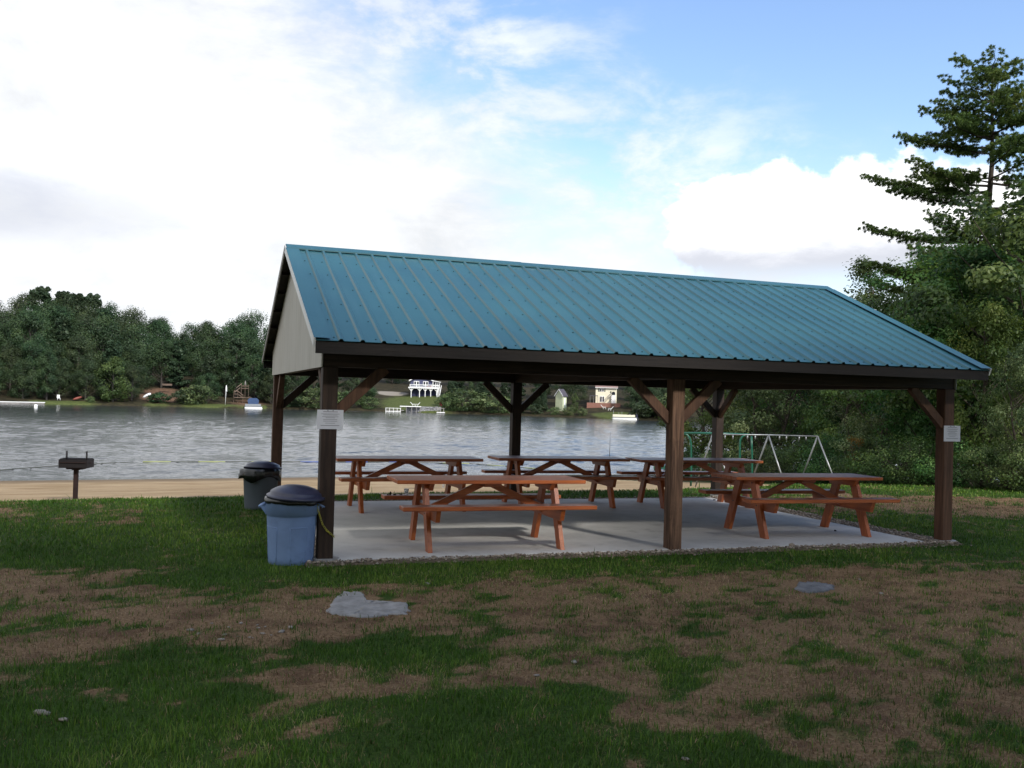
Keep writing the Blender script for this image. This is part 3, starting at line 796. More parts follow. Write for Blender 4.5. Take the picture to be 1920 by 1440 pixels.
# ------------------------------------------------------------------ trash cans
p = atz(535, 1061, -.09); dcan = Vector((FW[0], FW[1], 0)).normalized()
bc = Vector((p[0], p[1], 0))+dcan*.255; bc.z = float(near_z(bc.x, bc.y))-.012
can = thing('trash_can', 'faded blue plastic trash can with a domed navy lid beside the front left post', 'trash can', bc, R_(-16))
m = MB()
def squash(r, z, a): return (r*(1+.006*math.cos(8*a)), z)
m.lathe([(.245, 0), (.255, .012), (.262, .08), (.285, .55), (.288, .575), (.302, .582), (.304, .70), (.312, .71), (.312, .735), (.298, .735), (.290, .70), (.285, .60)], 48, fn=squash)
m.build('body', 'can_blue', can)
for a0 in (-138, -62, 10, 90):                      # raised outlines of the pressed side panels
    m = MB()
    for (pa, pb) in (((-22, .44), (22, .44)), ((-22, .44), (-19, .06)), ((22, .44), (19, .06))):
        pts = []
        for i in range(9):
            u = i/8; an = R_(a0+pa[0]*(1-u)+pb[0]*u); z = pa[1]*(1-u)+pb[1]*u; r = .2615+(z-.08)*.0489-.001
            pts.append((r*math.cos(an), r*math.sin(an), z))
        m.tube(pts, .006, 6)
    m.build('panel_ridge', 'can_blue', can)
for an in (R_(184), R_(6)):
    m = MB(); u = Vector((math.cos(an), math.sin(an), 0)); w = Vector((-u.y, u.x, 0))
    a = [u*.295+w*-.075+Vector((0, 0, .70)), u*.365+w*-.06+Vector((0, 0, .665)), u*.372+Vector((0, 0, .655)), u*.365+w*.06+Vector((0, 0, .665)), u*.295+w*.075+Vector((0, 0, .70))]
    m.tube(a, .017, 8)
    for sg in (-1, 1): m.poly([u*.285+w*sg*.07+Vector((0, 0, .70)), u*.36+w*sg*.062+Vector((0, 0, .67)), u*.285+w*sg*.07+Vector((0, 0, .57))], w*sg*.012)
    m.build('handle', 'can_blue', can)
tl = Euler((R_(1.5), R_(3.5), 0)).to_matrix()
m = MB(); m.lathe([(.318, .765), (.336, .765), (.338, .79), (.322, .797), (.302, .802), (.294, .835), (.278, .848), (.22, .880), (.14, .904), (.06, .915), (.01, .917)], 48, (-.005, 0, 0), tl)
m.build('lid', 'lid_navy', can)
m = MB()
m.lathe([(.300, .72), (.318, .715), (.322, .74), (.318, .775), (.29, .78)], 48, (0, 0, 0), None, lambda r, z, a: (r+.004*math.sin(9*a)+.003*math.sin(23*a), z-.02*max(0, math.cos(a+.2))-.008*max(0, math.sin(7*a))))
m.build('bin_liner', 'bag', can)

p = atz(480, 955, -.09)
gc = Vector((p[0], p[1], 0))+dcan*.25; gc.z = float(near_z(gc.x, gc.y))-.012
gcan = thing('trash_can', 'grey trash can with a black bin liner over its rim by the rear left post', 'trash can', gc, R_(20))
m = MB(); m.lathe([(.245, 0), (.252, .012), (.262, .08), (.295, .62), (.305, .63), (.305, .66), (.29, .66)], 40); m.build('body', 'can_grey', gcan)
m = MB()
def bagfn(r, z, a):
    k = max(0, math.cos(a-R_(150)))
    k2 = .5+.5*math.sin(5*a+1.3*math.sin(2*a))
    if z < .6: return (r+.05*k*k+.012*math.sin(13*a)+.016*k2, z-.05*k2+.03*math.sin(3*a)+.02*k)
    return (r+.025*k+.006*math.sin(13*a), z)
m.lathe([(.302, .56), (.318, .545), (.328, .60), (.326, .66), (.318, .70), (.29, .705)], 72, fn=bagfn); m.build('bin_liner', 'bag', gcan)
m = MB(); m.lathe([(.312, .70), (.322, .70), (.320, .72), (.285, .735), (.275, .765), (.20, .80), (.09, .825), (.01, .828)], 40, (0, 0, 0), Euler((R_(-3), R_(4), 0)).to_matrix()); m.build('lid', 'lid_navy', gcan)

def chain(name, pts, label):
    P = [Vector(q) for q in pts]; seg = [(b-a).length for a, b in zip(P[:-1], P[1:])]; tot = sum(seg)
    def at(s):
        for a, b, l in zip(P[:-1], P[1:], seg):
            if s <= l: return a.lerp(b, s/l), (b-a).normalized()
            s -= l
        return P[-1], (P[-1]-P[-2]).normalized()
    m = MB(); n = int(tot/.026)
    for i in range(n):
        c, d = at((i+.5)*tot/n); u = d.orthogonal().normalized(); v = d.cross(u)
        if i % 2: u, v = v, -u
        q = [c+d*(.019*math.cos(2*PI*k/10))+u*(.011*math.sin(2*PI*k/10)) for k in range(10)]
        m.tube(q, .0032, 5, True)
    return tag(m.build(name, 'chain'), label, 'chain')
lidp = bc+Vector((.30, -.10, .80)); lidq = bc+Vector((.27, -.05, .855))
chain('chain', [lidq, lidp, aty(594, 950, -.10), aty(601, 972, -.108), aty(605, 984, -.106), aty(613, 995, -.104), aty(625, 1005, -.100), aty(626.5, 1007, -.06)],
      'yellow plastic chain tying the blue trash can lid to the dark post')

# ------------------------------------------------------------------ park grill
g = hit(141, 936)
gr = thing('park_grill', 'black iron park grill on a single post at the grass edge left of the shelter', 'grill', (g[0], g[1], g[2]), R_(-14))
sc_ = (FW@(g-CAM))/CF
H0 = (936-877)*sc_
m = MB(); m.box((0, 0, H0/2-.02), (.075, .075, H0+.0)); m.build('post', 'iron_rust', gr)
m = MB(); m.box((0, 0, H0-.035), (.13, .13, .02)); m.box((0, 0, H0-.012), (.31, .25, .03)); m.build('mounting_plate', 'iron_rust', gr)
m = MB(); b0 = H0+.004; bw, bd, bh = .55, .40, .17
m.box((0, 0, b0+.006), (bw, bd, .012)); m.box((0, -bd/2+.006, b0+bh*.5), (bw, .012, bh*.98))
for s in (-1, 1): m.box((s*(bw/2-.006), .006, b0+bh*.5), (.012, bd-.013, bh))
m.box((0, bd/2-.006, b0+bh*.5), (bw-.03, .012, bh)); m.build('firebox', 'black_iron', gr)
m = MB()
for k in range(11): m.tube([(-.25+k*.05, -.18, b0+bh+.012), (-.25+k*.05, .18, b0+bh+.012)], .006, 6)
for yy in (-.15, .15): m.box((0, yy, b0+bh+.004), (.52, .03, .006))
m.build('grate', 'black_iron', gr)
for s in (-.13, .255):
    m = MB(); pts = []
    for k in range(46):
        a = k*.85; pts.append((s+.017*math.cos(a), -.17+.017*math.sin(a), b0+bh+.01+.155*k/45))
    m.tube(pts, .007, 5); m.tube([(s, -.17, b0+bh), (s, -.17, b0+bh+.175)], .010, 6); m.build('handle', 'black_iron', gr)
m = MB(); m.tube([(-.30, -.05, b0+bh*.62), (.30, -.05, b0+bh*.62)], .009, 8); m.box((0, -bd/2-.012, b0+bh*.66), (.5, .024, .012)); m.build('pivot_bar', 'iron_rust', gr)

# ------------------------------------------------------------------ flat rocks and small stones in the turf
def flat_rock(name, outline, h, mat, label, seed):
    pts = [atz(px, py, -.06) for (px, py) in outline]
    c = np.mean(pts, 0); z = float(near_z(c[0], c[1]))
    m = MB(); n = len(pts); rn = random.Random(seed)
    fine = []
    for i in range(n):
        a, b = np.array(pts[i]), np.array(pts[(i+1) % n])
        for k in range(6): q = a+(b-a)*k/6; fine.append(q+np.array([rn.gauss(0, .010), rn.gauss(0, .018), 0]))
    rings = []
    for (sc, zz) in ((1.03, -.04), (1.0, h*.25), (.95, h*.75), (.82, h), (.6, h*1.08), (.36, h*1.02), (.15, h*1.1)):
        rings.append([m.bm.verts.new((*(((q-c)*sc)[:2]), zz+(rn.gauss(0, h*.10) if zz > 0 else 0))) for q in fine])
    for A, B in zip(rings[:-1], rings[1:]):
        for k in range(len(A)): m.bm.faces.new((A[k], A[(k+1) % len(A)], B[(k+1) % len(A)], B[k])).smooth = True
    m.bm.faces.new(rings[-1])
    o = m.build(name, mat); o.location = (c[0], c[1], z); return tag(o, label, 'rock')
flat_rock('flat_rock', [(612, 1145), (622, 1125), (645, 1106), (676, 1107), (690, 1121), (722, 1124), (764, 1128), (765, 1148), (725, 1150), (680, 1155), (650, 1151)], .008, 'stone_pale', 'pale flat rock set in the turf in front of the shelter\'s left end', 3)
flat_rock('flat_rock', [(1490, 1104), (1496, 1093), (1525, 1090), (1560, 1096), (1564, 1103), (1540, 1109), (1510, 1110)], .025, 'stone_dark', 'grey low rock lying in the dry grass in front of the right front table', 4)
stones = [(357, 1183), (372, 1190), (397, 1172), (421, 1193), (429, 1178), (446, 1196), (451, 1172), (484, 1180), (497, 1176), (492, 1190), (527, 1186), (545, 1180), (470, 1198), (508, 1193), (415, 1201), (482, 1174)]
sp_ = None
for i, (px, py) in enumerate(stones):
    q = hit(px, py); r = random.uniform(.012, .034)
    m = MB(); m.blob((0, 0, r*.22), (r*2, r*1.4, r*.75), i, .2, 2, Euler((0, 0, i*1.3)).to_matrix())
    o = m.build('stone', 'pebble_white'); o.location = (q[0], q[1], q[2])
    tag(o, 'small chalky stone in the bare patch of lawn left of the pale flat rock', 'stone', 'chalky stones in the bare patch')
for i, (px, py, r, lab) in enumerate(((78, 1344, .045, 'chalky stone in the dark grass at the lower left corner of the lawn'), (118, 1355, .03, 'smaller chalky stone right of the one at the lower left'), (1076, 1245, .026, 'lone white stone in the dry turf in front of the middle post'), (1006, 1271, .022, 'lone pale stone at the edge of the dark grass, nearer than the other lone stone'),
                                  (803, 1097, .028, 'grey stone in the grass right of the pale flat rock'), (1652, 1115, .03, 'pale flat stone in the turf right of the grey rock'), (1612, 1088, .018, 'tiny white stone just right of the grey rock'), (1285, 1427, .02, 'yellowish stone at the bottom edge of the lawn'))):
    q = hit(px, py); m = MB(); m.blob((0, 0, r*.22), (r*2.2, r*1.4, r*.8), i+40, .25, 2, Euler((0, 0, i*2.1)).to_matrix())
    o = m.build('stone', 'pebble_white' if i != 4 else 'stone_pale'); o.location = (q[0], q[1], q[2]); tag(o, lab, 'stone')

# ------------------------------------------------------------------ play equipment on the beach
def swing_sets():
    dep = 25.5
    tops = [atd(1336, 814.5, dep+.2), atd(1441, 815.5, dep+.7), atd(1533, 818, dep+1.3)]
    feet = [((1303, 918), (1372, 918)), ((1405, 918), (1473, 918)), ((1497, 914), (1570, 916))]
    t = thing('swing_set', 'grey metal swing frame with three pairs of splayed legs on the beach', 'swing set', (tops[1][0], tops[1][1], float(near_z(tops[1][0], tops[1][1]))))
    o = Vector(t.location)
    m = MB(); m.tube([Vector(tops[0])-o, Vector(tops[1])-o, Vector(tops[2])-o], .017, 10)
    m.build('top_bar', 'white_metal', t)
    for tp, (fa, fb) in zip(tops, feet):
        d0 = (tp-CAM)@FW
        for k, (px, py) in enumerate((fa, fb)):
            q = atd(px, py, d0+(.75 if k == 0 else -.75)); q[2] = near_z(q[0], q[1])-.03
            m = MB(); m.tube([Vector(tp)-o, Vector(q)-o], .021, 8); m.build('leg', 'white_metal', t)
    for a, b in ((0, 1), (1, 2)):
        for u in (.22, .36, .62, .76):
            p = tops[a]*(1-u)+tops[b]*u; m = MB(); m.tube([Vector(p)-o+Vector((0, 0, -.02)), Vector(p)-o+Vector((0, 0, -.13))], .02, 6); m.build('swing_hanger', 'white_metal', t)
    dep = 28.0
    pts = lambda L_: [atd(px, py, dep) for (px, py) in L_]
    q0 = atd(1345, 860, dep); z0 = float(near_z(q0[0], q0[1]))
    t2 = thing('arch_swing', 'green metal arch frame with bent corners behind the grey swing set', 'swing set', (q0[0], q0[1], z0)); o2 = Vector(t2.location)
    m = MB(); m.tube([Vector(q)-o2 for q in pts([(1276, 812), (1340, 812.5), (1405, 815)])], .034, 10); m.build('top_bar', 'green_metal', t2)
    for L_ in ([(1281, 813), (1288, 815), (1293, 821), (1295.5, 832), (1296, 860), (1296, 880)], [(1399, 815), (1392, 818), (1388, 825), (1387, 838), (1387, 860), (1387, 882)], [(1409, 818), (1409.5, 840), (1410, 860), (1410, 884)]):
        P = [Vector(q) for q in pts(L_)]; P.append(Vector((P[-1].x, P[-1].y, float(near_z(P[-1].x, P[-1].y))-.05)))
        m = MB(); m.tube([q-o2 for q in P], .030, 10); m.build('leg', 'green_metal', t2)
swing_sets()
def beach_bits():
    q = hit(806, 915); dp = (q-CAM)@FW; s = dp/CF
    t = thing('low_bench', 'low pale bench on the sand seen under the top of the nearest table', 'bench', q, R_(-19))
    w = 66*s; m = MB(); m.box((0, 0, .27), (w, .30, .04), None, .004); m.build('seat', 'grey_wood', t)
    for sx in (-1, 1):
        m = MB(); m.box((sx*(w/2-.12), 0, .122), (.05, .26, .256)); m.build('leg', 'grey_wood', t)
    q = hit(1236, 893); s = ((q-CAM)@FW)/CF
    t = thing('board_stand', 'small green board on grey posts on the sand behind the middle front post', 'board stand', q, R_(-22))
    m = MB(); m.box((0, 0, 17*s), (22*s, .04, 7*s)); m.build('board', 'green_panel', t)
    for sx in (-1, 1):
        m = MB(); m.box((sx*9*s, .03, 9.5*s), (.06, .03, 20*s)); m.build('post', 'grey_wood', t)
    q = hit(1213, 890); s = ((q-CAM)@FW)/CF
    m = MB(); m.tube([(0, 0, -.05), (.02, 0, 26*s)], .03, 8); o = m.build('marker_post', 'white_metal'); o.location = q
    tag(o, 'thin pale marker post at the water\'s edge left of the green board', 'post')
    q = atz(1142, 861, WZ); s = ((q-CAM)@FW)/CF
    m = MB(); m.tube([(0, 0, -1), (.05, 0, 50*s)], .028, 8); o = m.build('water_pole', 'white_metal'); o.location = q
    tag(o, 'thin grey pole standing in the lake beyond the back middle table', 'pole')
    # floating ropes around the swimming area
    def rope(px, label, colors, gap=2):
        m = MB(); P = [Vector(atz(a, b, WZ+.03)) for a, b in px]; seg = []
        for a, b in zip(P[:-1], P[1:]):
            n = max(2, int((b-a).length/1.2))
            for k in range(n): seg.append(a.lerp(b, k/n))
        seg.append(P[-1])
        m.tube(seg, .016, 6, mi=0)
        ln = 0
        for k in range(0, len(seg)-1):
            if k % gap < 1: m.tube([seg[k], seg[k+1]], .020, 6, mi=1+(k//6) % 2)
        return tag(m.build('swim_rope', colors), label, 'rope', 'floating ropes of the swimming area')
    MAT['rope_dark'] = simple('wet rope', (.06, .065, .05), .8); MAT['float_yellow'] = simple('yellow float', (.36, .40, .13), .5); MAT['float_blue'] = simple('blue float', (.09, .14, .42), .5)
    rope([(-20, 883), (120, 872), (250, 866)], 'dark floating rope slanting across the water behind the grill', ['rope_dark', 'rope_dark', 'float_yellow'], 7)
    rope([(268, 865.5), (520, 865.5), (730, 866), (880, 869), (1020, 879.5)], 'yellow and blue floating rope crossing the water behind the trash cans and tables', ['rope_dark', 'float_yellow', 'float_blue'])
beach_bits()
#PART3
# ------------------------------------------------------------------ trees
def leaves(name, C, size, mat, parent, tint, up=.5, asp=.62, axis_=None, r=None, rad=None):
    r = r or rng
    n = len(C)
    if rad is not None: nrm = r.normal(0, .42, (n, 3))+rad+np.array([0, 0, up*.5])
    else:
        nrm = r.normal(0, 1, (n, 3)); nrm[:, 2] = np.abs(nrm[:, 2])+up*2
    nrm = nrm/np.linalg.norm(nrm, axis=1)[:, None]
    a = r.normal(0, 1, (n, 3)) if axis_ is None else axis_+r.normal(0, .25, (n, 3))
    a -= nrm*(a*nrm).sum(1)[:, None]; a /= np.linalg.norm(a, axis=1)[:, None]+1e-9
    b = np.cross(nrm, a)
    sz = size*r.uniform(.6, 1.25, n)[:, None]
    P = np.stack([C-a*sz*.5, C+b*sz*asp*.5-a*sz*.05, C+a*sz*.5-nrm*sz*.12, C-b*sz*asp*.5-a*sz*.05], 1)
    F = np.arange(n*4)
    return npmesh(name, P.reshape(-1, 3), F, np.full(n, 4), mat, {'tint': np.repeat(np.clip(tint, 0, 1), 4)}, parent)
def decid(name, label, cat, seed, h, r, base, ncl, npc, leaf, mat, bark='bark', tr=.16, rc=.30, shape=1.0, stems=1, flat=.62, up=.5):
    g = np.random.default_rng(seed)
    t = thing(name, label, cat, (0, 0, -500))
    cl = []
    k = 0
    while len(cl) < ncl and k < 20000:
        k += 1
        f = g.uniform(0, 1); z = h*(base+(1-base)*f)
        R = r*(math.sin(PI*min(1, max(0, .08+.92*f))**shape)**.65)
        rr = R*g.uniform(0, 1)**.45; a = g.uniform(0, 2*PI)
        lob = 1+.22*math.sin(2*a+seed)+.15*math.sin(3*a+seed*2.1+f*5)
        p = np.array([rr*lob*math.cos(a), rr*lob*math.sin(a), min(z, h-.15*r)])
        if all(np.linalg.norm((p-q)*np.array([1, 1, 1.4])) > rc*r*.42 for q in cl): cl.append(p)
    cl = np.array(cl)
    C, T, A = [], [], []; cen = np.array([0, 0, h*(base+(1-base)*.42)])
    for c in cl:
        n = int(npc*g.uniform(.6, 1.3)); rad = rc*r*g.uniform(.7, 1.25)
        d = g.normal(0, 1, (n, 3)); d /= np.linalg.norm(d, axis=1)[:, None]
        q = d*(rad*g.uniform(.15, 1, n)**.55)[:, None]; q[:, 2] *= flat
        q[:, 2] -= .25*np.hypot(q[:, 0], q[:, 1])**2/rad
        o_ = (c-cen)/np.array([r, r, h*(1-base)*.5]); A.append(d*.75+o_*.55)
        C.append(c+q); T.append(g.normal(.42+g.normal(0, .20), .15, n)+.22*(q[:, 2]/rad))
    C = np.concatenate(C); T = np.concatenate(T); A = np.concatenate(A)
    C[:, 2] = np.maximum(C[:, 2], .08)
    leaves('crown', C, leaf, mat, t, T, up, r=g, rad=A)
    m = MB()
    for s in range(stems):
        a = g.uniform(0, 2*PI); off = 0 if stems == 1 else .25*r
        pts, rad = [], []
        for i in range(8):
            f = i/7; pts.append((off*f*math.cos(a)*2+g.normal(0, .02*h*f), off*f*math.sin(a)*2+g.normal(0, .02*h*f), -.3+f*(h*.86+.3))); rad.append(tr*(1.25-1.1*f)*(1.25 if i == 0 else 1))
        m.tube(pts, rad, 8)
        P = np.array(pts)
        for c in cl[g.permutation(len(cl))[:min(len(cl), 44)]]:
            zz = max(base*h*.55, c[2]-.55*np.hypot(c[0], c[1])-.1*h); st = np.array([np.interp(zz, P[:, 2], P[:, j]) for j in range(3)])
            mid = st*.45+c*.55+np.array([0, 0, -.06*np.linalg.norm(c-st)])+g.normal(0, .03*r, 3)
            w = tr*.32*(1-.6*zz/h)
            m.tube([st, mid, c], [w, w*.6, w*.25], 5, caps=False)
    m.build('trunk', bark, t)
    return t
def pine(name, label, seed, h, r, lo, mat='needle', bark='bark', dens=1.0, nl=.12, nw=.010, tr=.26, sparse=.0, extra=()):
    g = np.random.default_rng(seed)
    t = thing(name, label, 'pine', (0, 0, -500))
    m = MB(); pts = [(g.normal(0, .04), g.normal(0, .04), -.4+(h+.2)*i/9) for i in range(10)]
    m.tube(pts, [tr*(1.1-i/9*1.02) for i in range(10)], 10)
    C, A, T = [], [], []
    def branch(a, Lb, z, rise, f):
        if True:
            dx, dy = math.cos(a), math.sin(a)
            P = []
            for i in range(7):
                s = i/6; P.append(np.array([dx*Lb*s, dy*Lb*s, z+Lb*(rise*s-.07*math.sin(PI*s)*(1-f))])+g.normal(0, .05, 3)*s)
            m.tube(P, [tr*.20*(1-.85*i/6)*(1.1-f*.6) for i in range(7)], 5, caps=False)
            P = np.array(P); tb = g.normal(0, .10)
            ns = max(5, int(Lb*10*dens))
            for i in range(ns):
                s = .12+.88*(i+g.uniform(0, 1))/ns
                o = np.array([np.interp(s*6, range(7), P[:, j]) for j in range(3)])
                sd = -1 if i % 2 else 1; ang = a+sd*g.uniform(.5, 1.1)*(1.05-.6*s)
                l = (.26+.46*Lb*(1-s)**.6*s**.3*g.uniform(.4, 1))
                nt = max(2, int(l/.13))
                dirv = np.array([math.cos(ang), math.sin(ang), .04+.16*g.uniform()])
                for j in range(nt):
                    q = o+dirv*l*(j+1)/nt+g.normal(0, .03, 3)+np.array([0, 0, .10*g.uniform()])
                    nn = int(44*dens)
                    d = dirv*.55+g.normal(0, .55, (nn, 3))+np.array([0, 0, .35]); d /= np.linalg.norm(d, axis=1)[:, None]
                    C.append(q+d*nl*.5); A.append(d); T.append(g.normal(.46+tb+.10*(j/nt), .15, nn))
    z = lo*h
    while z < h*.985:
        f = (z/h-lo)/(1-lo)
        n = int(g.integers(3, 5)) if f < .72 else int(g.integers(4, 7)); a0 = g.uniform(0, 2*PI)
        for k in range(n):
            if g.uniform() < sparse: continue
            branch(a0+2*PI*k/n+g.normal(0, .25), r*(1-f)**.52*g.uniform(.55, 1.12)+.35, z+g.normal(0, .12), .04+.25*f+.35*max(0, f-.8)*4+g.normal(0, .07), f)
        z += g.uniform(.05, .085)*h*(.95 if f < .7 else .42)
    for (zz, ll, ax) in extra: branch(ax, ll, zz, .10, 1-.9*ll/r)
    C = np.concatenate(C); A = np.concatenate(A); T = np.concatenate(T)
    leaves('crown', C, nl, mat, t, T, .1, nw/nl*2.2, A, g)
    m.build('trunk', bark, t)
    return t
def put(proto, used, loc, rz, sc, label, group, cat=None):
    if not used.get(proto.name):
        used[proto.name] = 1; proto.location = loc; proto.rotation_euler = (0, 0, rz); proto.scale = sc if hasattr(sc, '__len__') else (sc,)*3
        proto['label'] = label
        if cat: proto['category'] = cat
        if group: proto['group'] = group
        return proto
    return dup(proto, loc, rz, sc, label, group, cat)
used = {}
# --- the woods on the right
oakA = decid('leafy_tree', '', 'tree', 21, 8.6, 3.6, .16, 120, 230, .15, 'leaf', tr=.17, rc=.23, flat=.5)
oakB = decid('leafy_tree', '', 'tree', 22, 8.0, 3.3, .10, 110, 230, .14, 'leaf', tr=.15, rc=.24, shape=.9, flat=.5)
oakC = decid('leafy_tree', '', 'tree', 23, 6.5, 2.8, .06, 75, 240, .120, 'leaf_olive', tr=.10, rc=.27, stems=3)
oakD = decid('leafy_tree', '', 'tree', 24, 6.8, 2.6, .08, 70, 240, .125, 'leaf_light', tr=.11, rc=.28)
birch = decid('slender_tree', '', 'tree', 25, 8.5, 1.5, .22, 62, 150, .105, 'leaf_olive', tr=.08, rc=.30, flat=.8, shape=.55)
bushA = decid('shrub', '', 'shrub', 26, 2.3, 1.7, .04, 46, 170, .095, 'leaf', tr=.03, rc=.34, stems=4)
bushB = decid('shrub', '', 'shrub', 27, 2.4, 1.5, .04, 40, 150, .09, 'leaf_olive', tr=.03, rc=.34, stems=4)
orange = decid('shrub', '', 'shrub', 28, 1.9, .8, .35, 12, 50, .08, 'orange_leaf', tr=.02, rc=.36, stems=2)
bigpine = pine('pine_tree', 'tall white pine with long level branches rising above the woods at the right edge', 31, 15.5, 3.9, .25, extra=[(z_, l_, a_) for z_, l_, a_ in ((7.5, 4.1, PI-.33), (7.8, 4.0, PI+.2), (8.9, 4.3, PI-.36), (9.0, 3.6, PI+.3), (10.2, 3.6, PI-.2), (10.7, 4.2, PI-.4), (10.9, 3.7, PI+.1), (12.3, 3.1, PI-.35), (12.6, 2.6, PI+.2), (13.6, 1.9, PI-.3), (8.4, 4.0, -.2), (9.6, 3.8, -.5), (11.0, 3.6, -.3), (12.2, 3.2, -.4), (13.3, 2.2, -.2), (6.8, 4.2, PI-.25), (9.8, 3.2, -PI/2), (11.6, 2.8, -PI/2-.5), (8.0, 3.4, -PI/2+.4), (12.8, 2.0, -PI/2))])
def spot(px, dep, dz=0.0):
    x, y = ground_at(px, dep); return (x, y, max(float(near_z(x, y)), WZ)-.02+dz)
def place_near(proto, px, dep, toppy, label, group=None, rz=None, wide=1.0, cat=None, protoh=None):
    x, y, z = spot(px, dep)
    ztop = atd(px, toppy, dep)[2]; sc = (ztop-z)/protoh
    return put(proto, used, (x, y, z), random.uniform(0, 6.28) if rz is None else rz, (sc*wide, sc*wide, sc), label, group, cat)
place_near(bigpine, 1848, 35.0, 108, 'tall white pine with long level branches rising above the woods at the right edge', rz=0.0, protoh=15.5)
place_near(oakA, 1815, 30.5, 450, 'broad dark leafy tree in front of the tall pine trunk', wide=1.0, protoh=8.5)
place_near(oakB, 1935, 27.5, 330, 'large leafy tree cut off by the right edge of the photo', wide=1.0, protoh=7.9)
place_near(oakA, 1765, 36, 492, 'dark leafy tree left of the tall pine, its crown just above the right roof slope', wide=.72, protoh=8.5)
place_near(birch, 1612, 42, 484, 'slender airy tree standing up alone above the right end of the ridge', wide=1.15, protoh=8.4)
G1 = 'leafy trees of the woods behind the shelter\'s right half'
for (pr, ph, px, dep, top, wide, lab) in (
    (oakD, 6.7, 1318, 47, 640, .95, 'yellow green tree at the left end of the woods, behind the green swing frame'),
    (oakC, 6.4, 1445, 41, 668, 1.0, 'pale olive tree behind the grey swing set'),
    (oakB, 7.9, 1385, 52, 600, .9, 'dark tree between the yellow green tree and the pale olive tree'),
    (oakA, 8.5, 1545, 46, 585, .9, 'dark green tree behind the right front table, left of the slender tree'),
    (oakD, 6.7, 1590, 38, 640, .95, 'mid green tree right of the grey swing set'),
    (oakB, 7.9, 1668, 43, 575, .7, 'dark tree just right of the slender airy tree'),
    (oakC, 6.4, 1665, 33, 650, .9, 'olive leafed tree left of the far right post'),
    (oakB, 7.9, 1755, 29.5, 560, .8, 'leafy tree directly behind the far right post'),
    (oakD, 6.7, 1845, 27, 560, .75, 'lighter green tree right of the far right post'),
    (oakA, 8.5, 1890, 38, 420, .9, 'dark tree behind the large leafy tree at the right edge'),
    (oakA, 8.5, 1770, 41, 470, .9, 'dark tree behind the broad tree near the pine'),
    (oakC, 6.4, 1925, 24.5, 640, .7, 'low spreading tree at the right edge of the lawn'),
    (oakB, 7.9, 1480, 54, 600, 1.0, 'dark tree in the second row behind the grey swing set'),
    (oakA, 8.5, 1620, 52, 600, 1.0, 'dark tree in the second row behind the mid green tree'),
    (oakB, 7.9, 1720, 50, 540, 1.0, 'dark tree in the second row left of the pine'),
    (oakA, 8.5, 1840, 48, 480, 1.1, 'dark tree deep in the woods behind the pine'),
    (oakB, 7.9, 1960, 40, 400, 1.1, 'dark tree deep in the woods at the right edge')):
    place_near(pr, px, dep, top, lab, G1, wide=wide, protoh=ph)
G2 = 'shrubs along the foot of the woods'
for (pr, ph, px, dep, top, wide, lab) in (
    (bushB, 2.35, 1350, 38, 842, .9, 'grey green shrub under the green swing frame'),
    (bushB, 2.35, 1445, 36, 835, 1.0, 'grey green shrub between the legs of the grey swing set'),
    (bushA, 2.25, 1515, 34.5, 822, 1.1, 'dark shrub behind the right legs of the grey swing set'),
    (bushA, 2.25, 1560, 33, 815, 1.0, 'green shrub just right of the grey swing set'),
    (bushB, 2.35, 1612, 30.5, 812, .9, 'pale shrub under the orange leaved sapling'),
    (bushA, 2.25, 1668, 28.5, 815, 1.0, 'dark green shrub left of the far right post, right of the orange sapling'),
    (bushA, 2.25, 1722, 26.5, 822, 1.0, 'dark shrub just left of the far right post'),
    (bushA, 2.25, 1790, 25.2, 825, 1.0, 'dark shrub just right of the far right post'),
    (bushB, 2.35, 1850, 24.6, 835, .9, 'shrub with pale leaves at the lawn edge right of the far right post'),
    (bushA, 2.25, 1905, 24.0, 822, 1.0, 'dark shrub at the lawn edge by the right edge of the photo'),
    (bushA, 2.25, 1300, 44, 838, 1.0, 'low dark shrub at the waterside left of the green swing frame'),
    (bushA, 2.25, 1400, 43, 820, 1.1, 'dark shrub behind the right end of the green swing frame')):
    place_near(pr, px, dep, top, lab, G2, wide=wide, protoh=ph)
place_near(orange, 1603, 29.5, 818, 'small sapling with turning orange leaves in front of the dark woods', wide=.6, protoh=1.85)
# --- shade trees on the lawn behind the photographer, whose shade lies over the foreground
for i, (x, y, h) in enumerate(((-21, -18, 19), (-12, -20, 18), (-3.5, -18.5, 17), (4.5, -19, 19), (12.5, -17, 18), (20, -18, 19), (28, -15, 18), (36, -12, 18), (9, -25, 20), (-7, -26, 20))):
    put(oakA if i % 2 else oakB, used, (x, y-4.5, -.1), i*1.7, (h/8.5*.95, h/8.5*.95, (h+2)/8.5), 'tall shade tree standing behind the camera and shading the lawn', 'shade trees behind the camera')

# --- far shore woods
fA = decid('broadleaf_tree', '', 'tree', 41, 14, 5.0, .14, 62, 210, .33, 'far_leaf', 'bark_far', .25, .34, .75, flat=.8)
fB = decid('broadleaf_tree', '', 'tree', 42, 15, 4.4, .16, 60, 200, .32, 'far_leaf', 'bark_far', .25, .34, .8, flat=.85)
fC = decid('broadleaf_tree', '', 'tree', 43, 12, 4.8, .08, 62, 200, .32, 'far_leaf', 'bark_far', .22, .35, .75, flat=.8)
fD = decid('broadleaf_tree', '', 'tree', 44, 10, 4.0, .10, 56, 110, .42, 'far_light', 'bark_far', .2, .33, .75, flat=.8)
fE = decid('broadleaf_tree', '', 'tree', 45, 13, 3.3, .10, 54, 180, .31, 'far_leaf', 'bark_far', .2, .36, .8, flat=.85)
fS = decid('shore_shrub', '', 'shrub', 46, 3.0, 2.4, .05, 30, 60, .34, 'far_leaf', 'bark_far', .05, .34, stems=3)
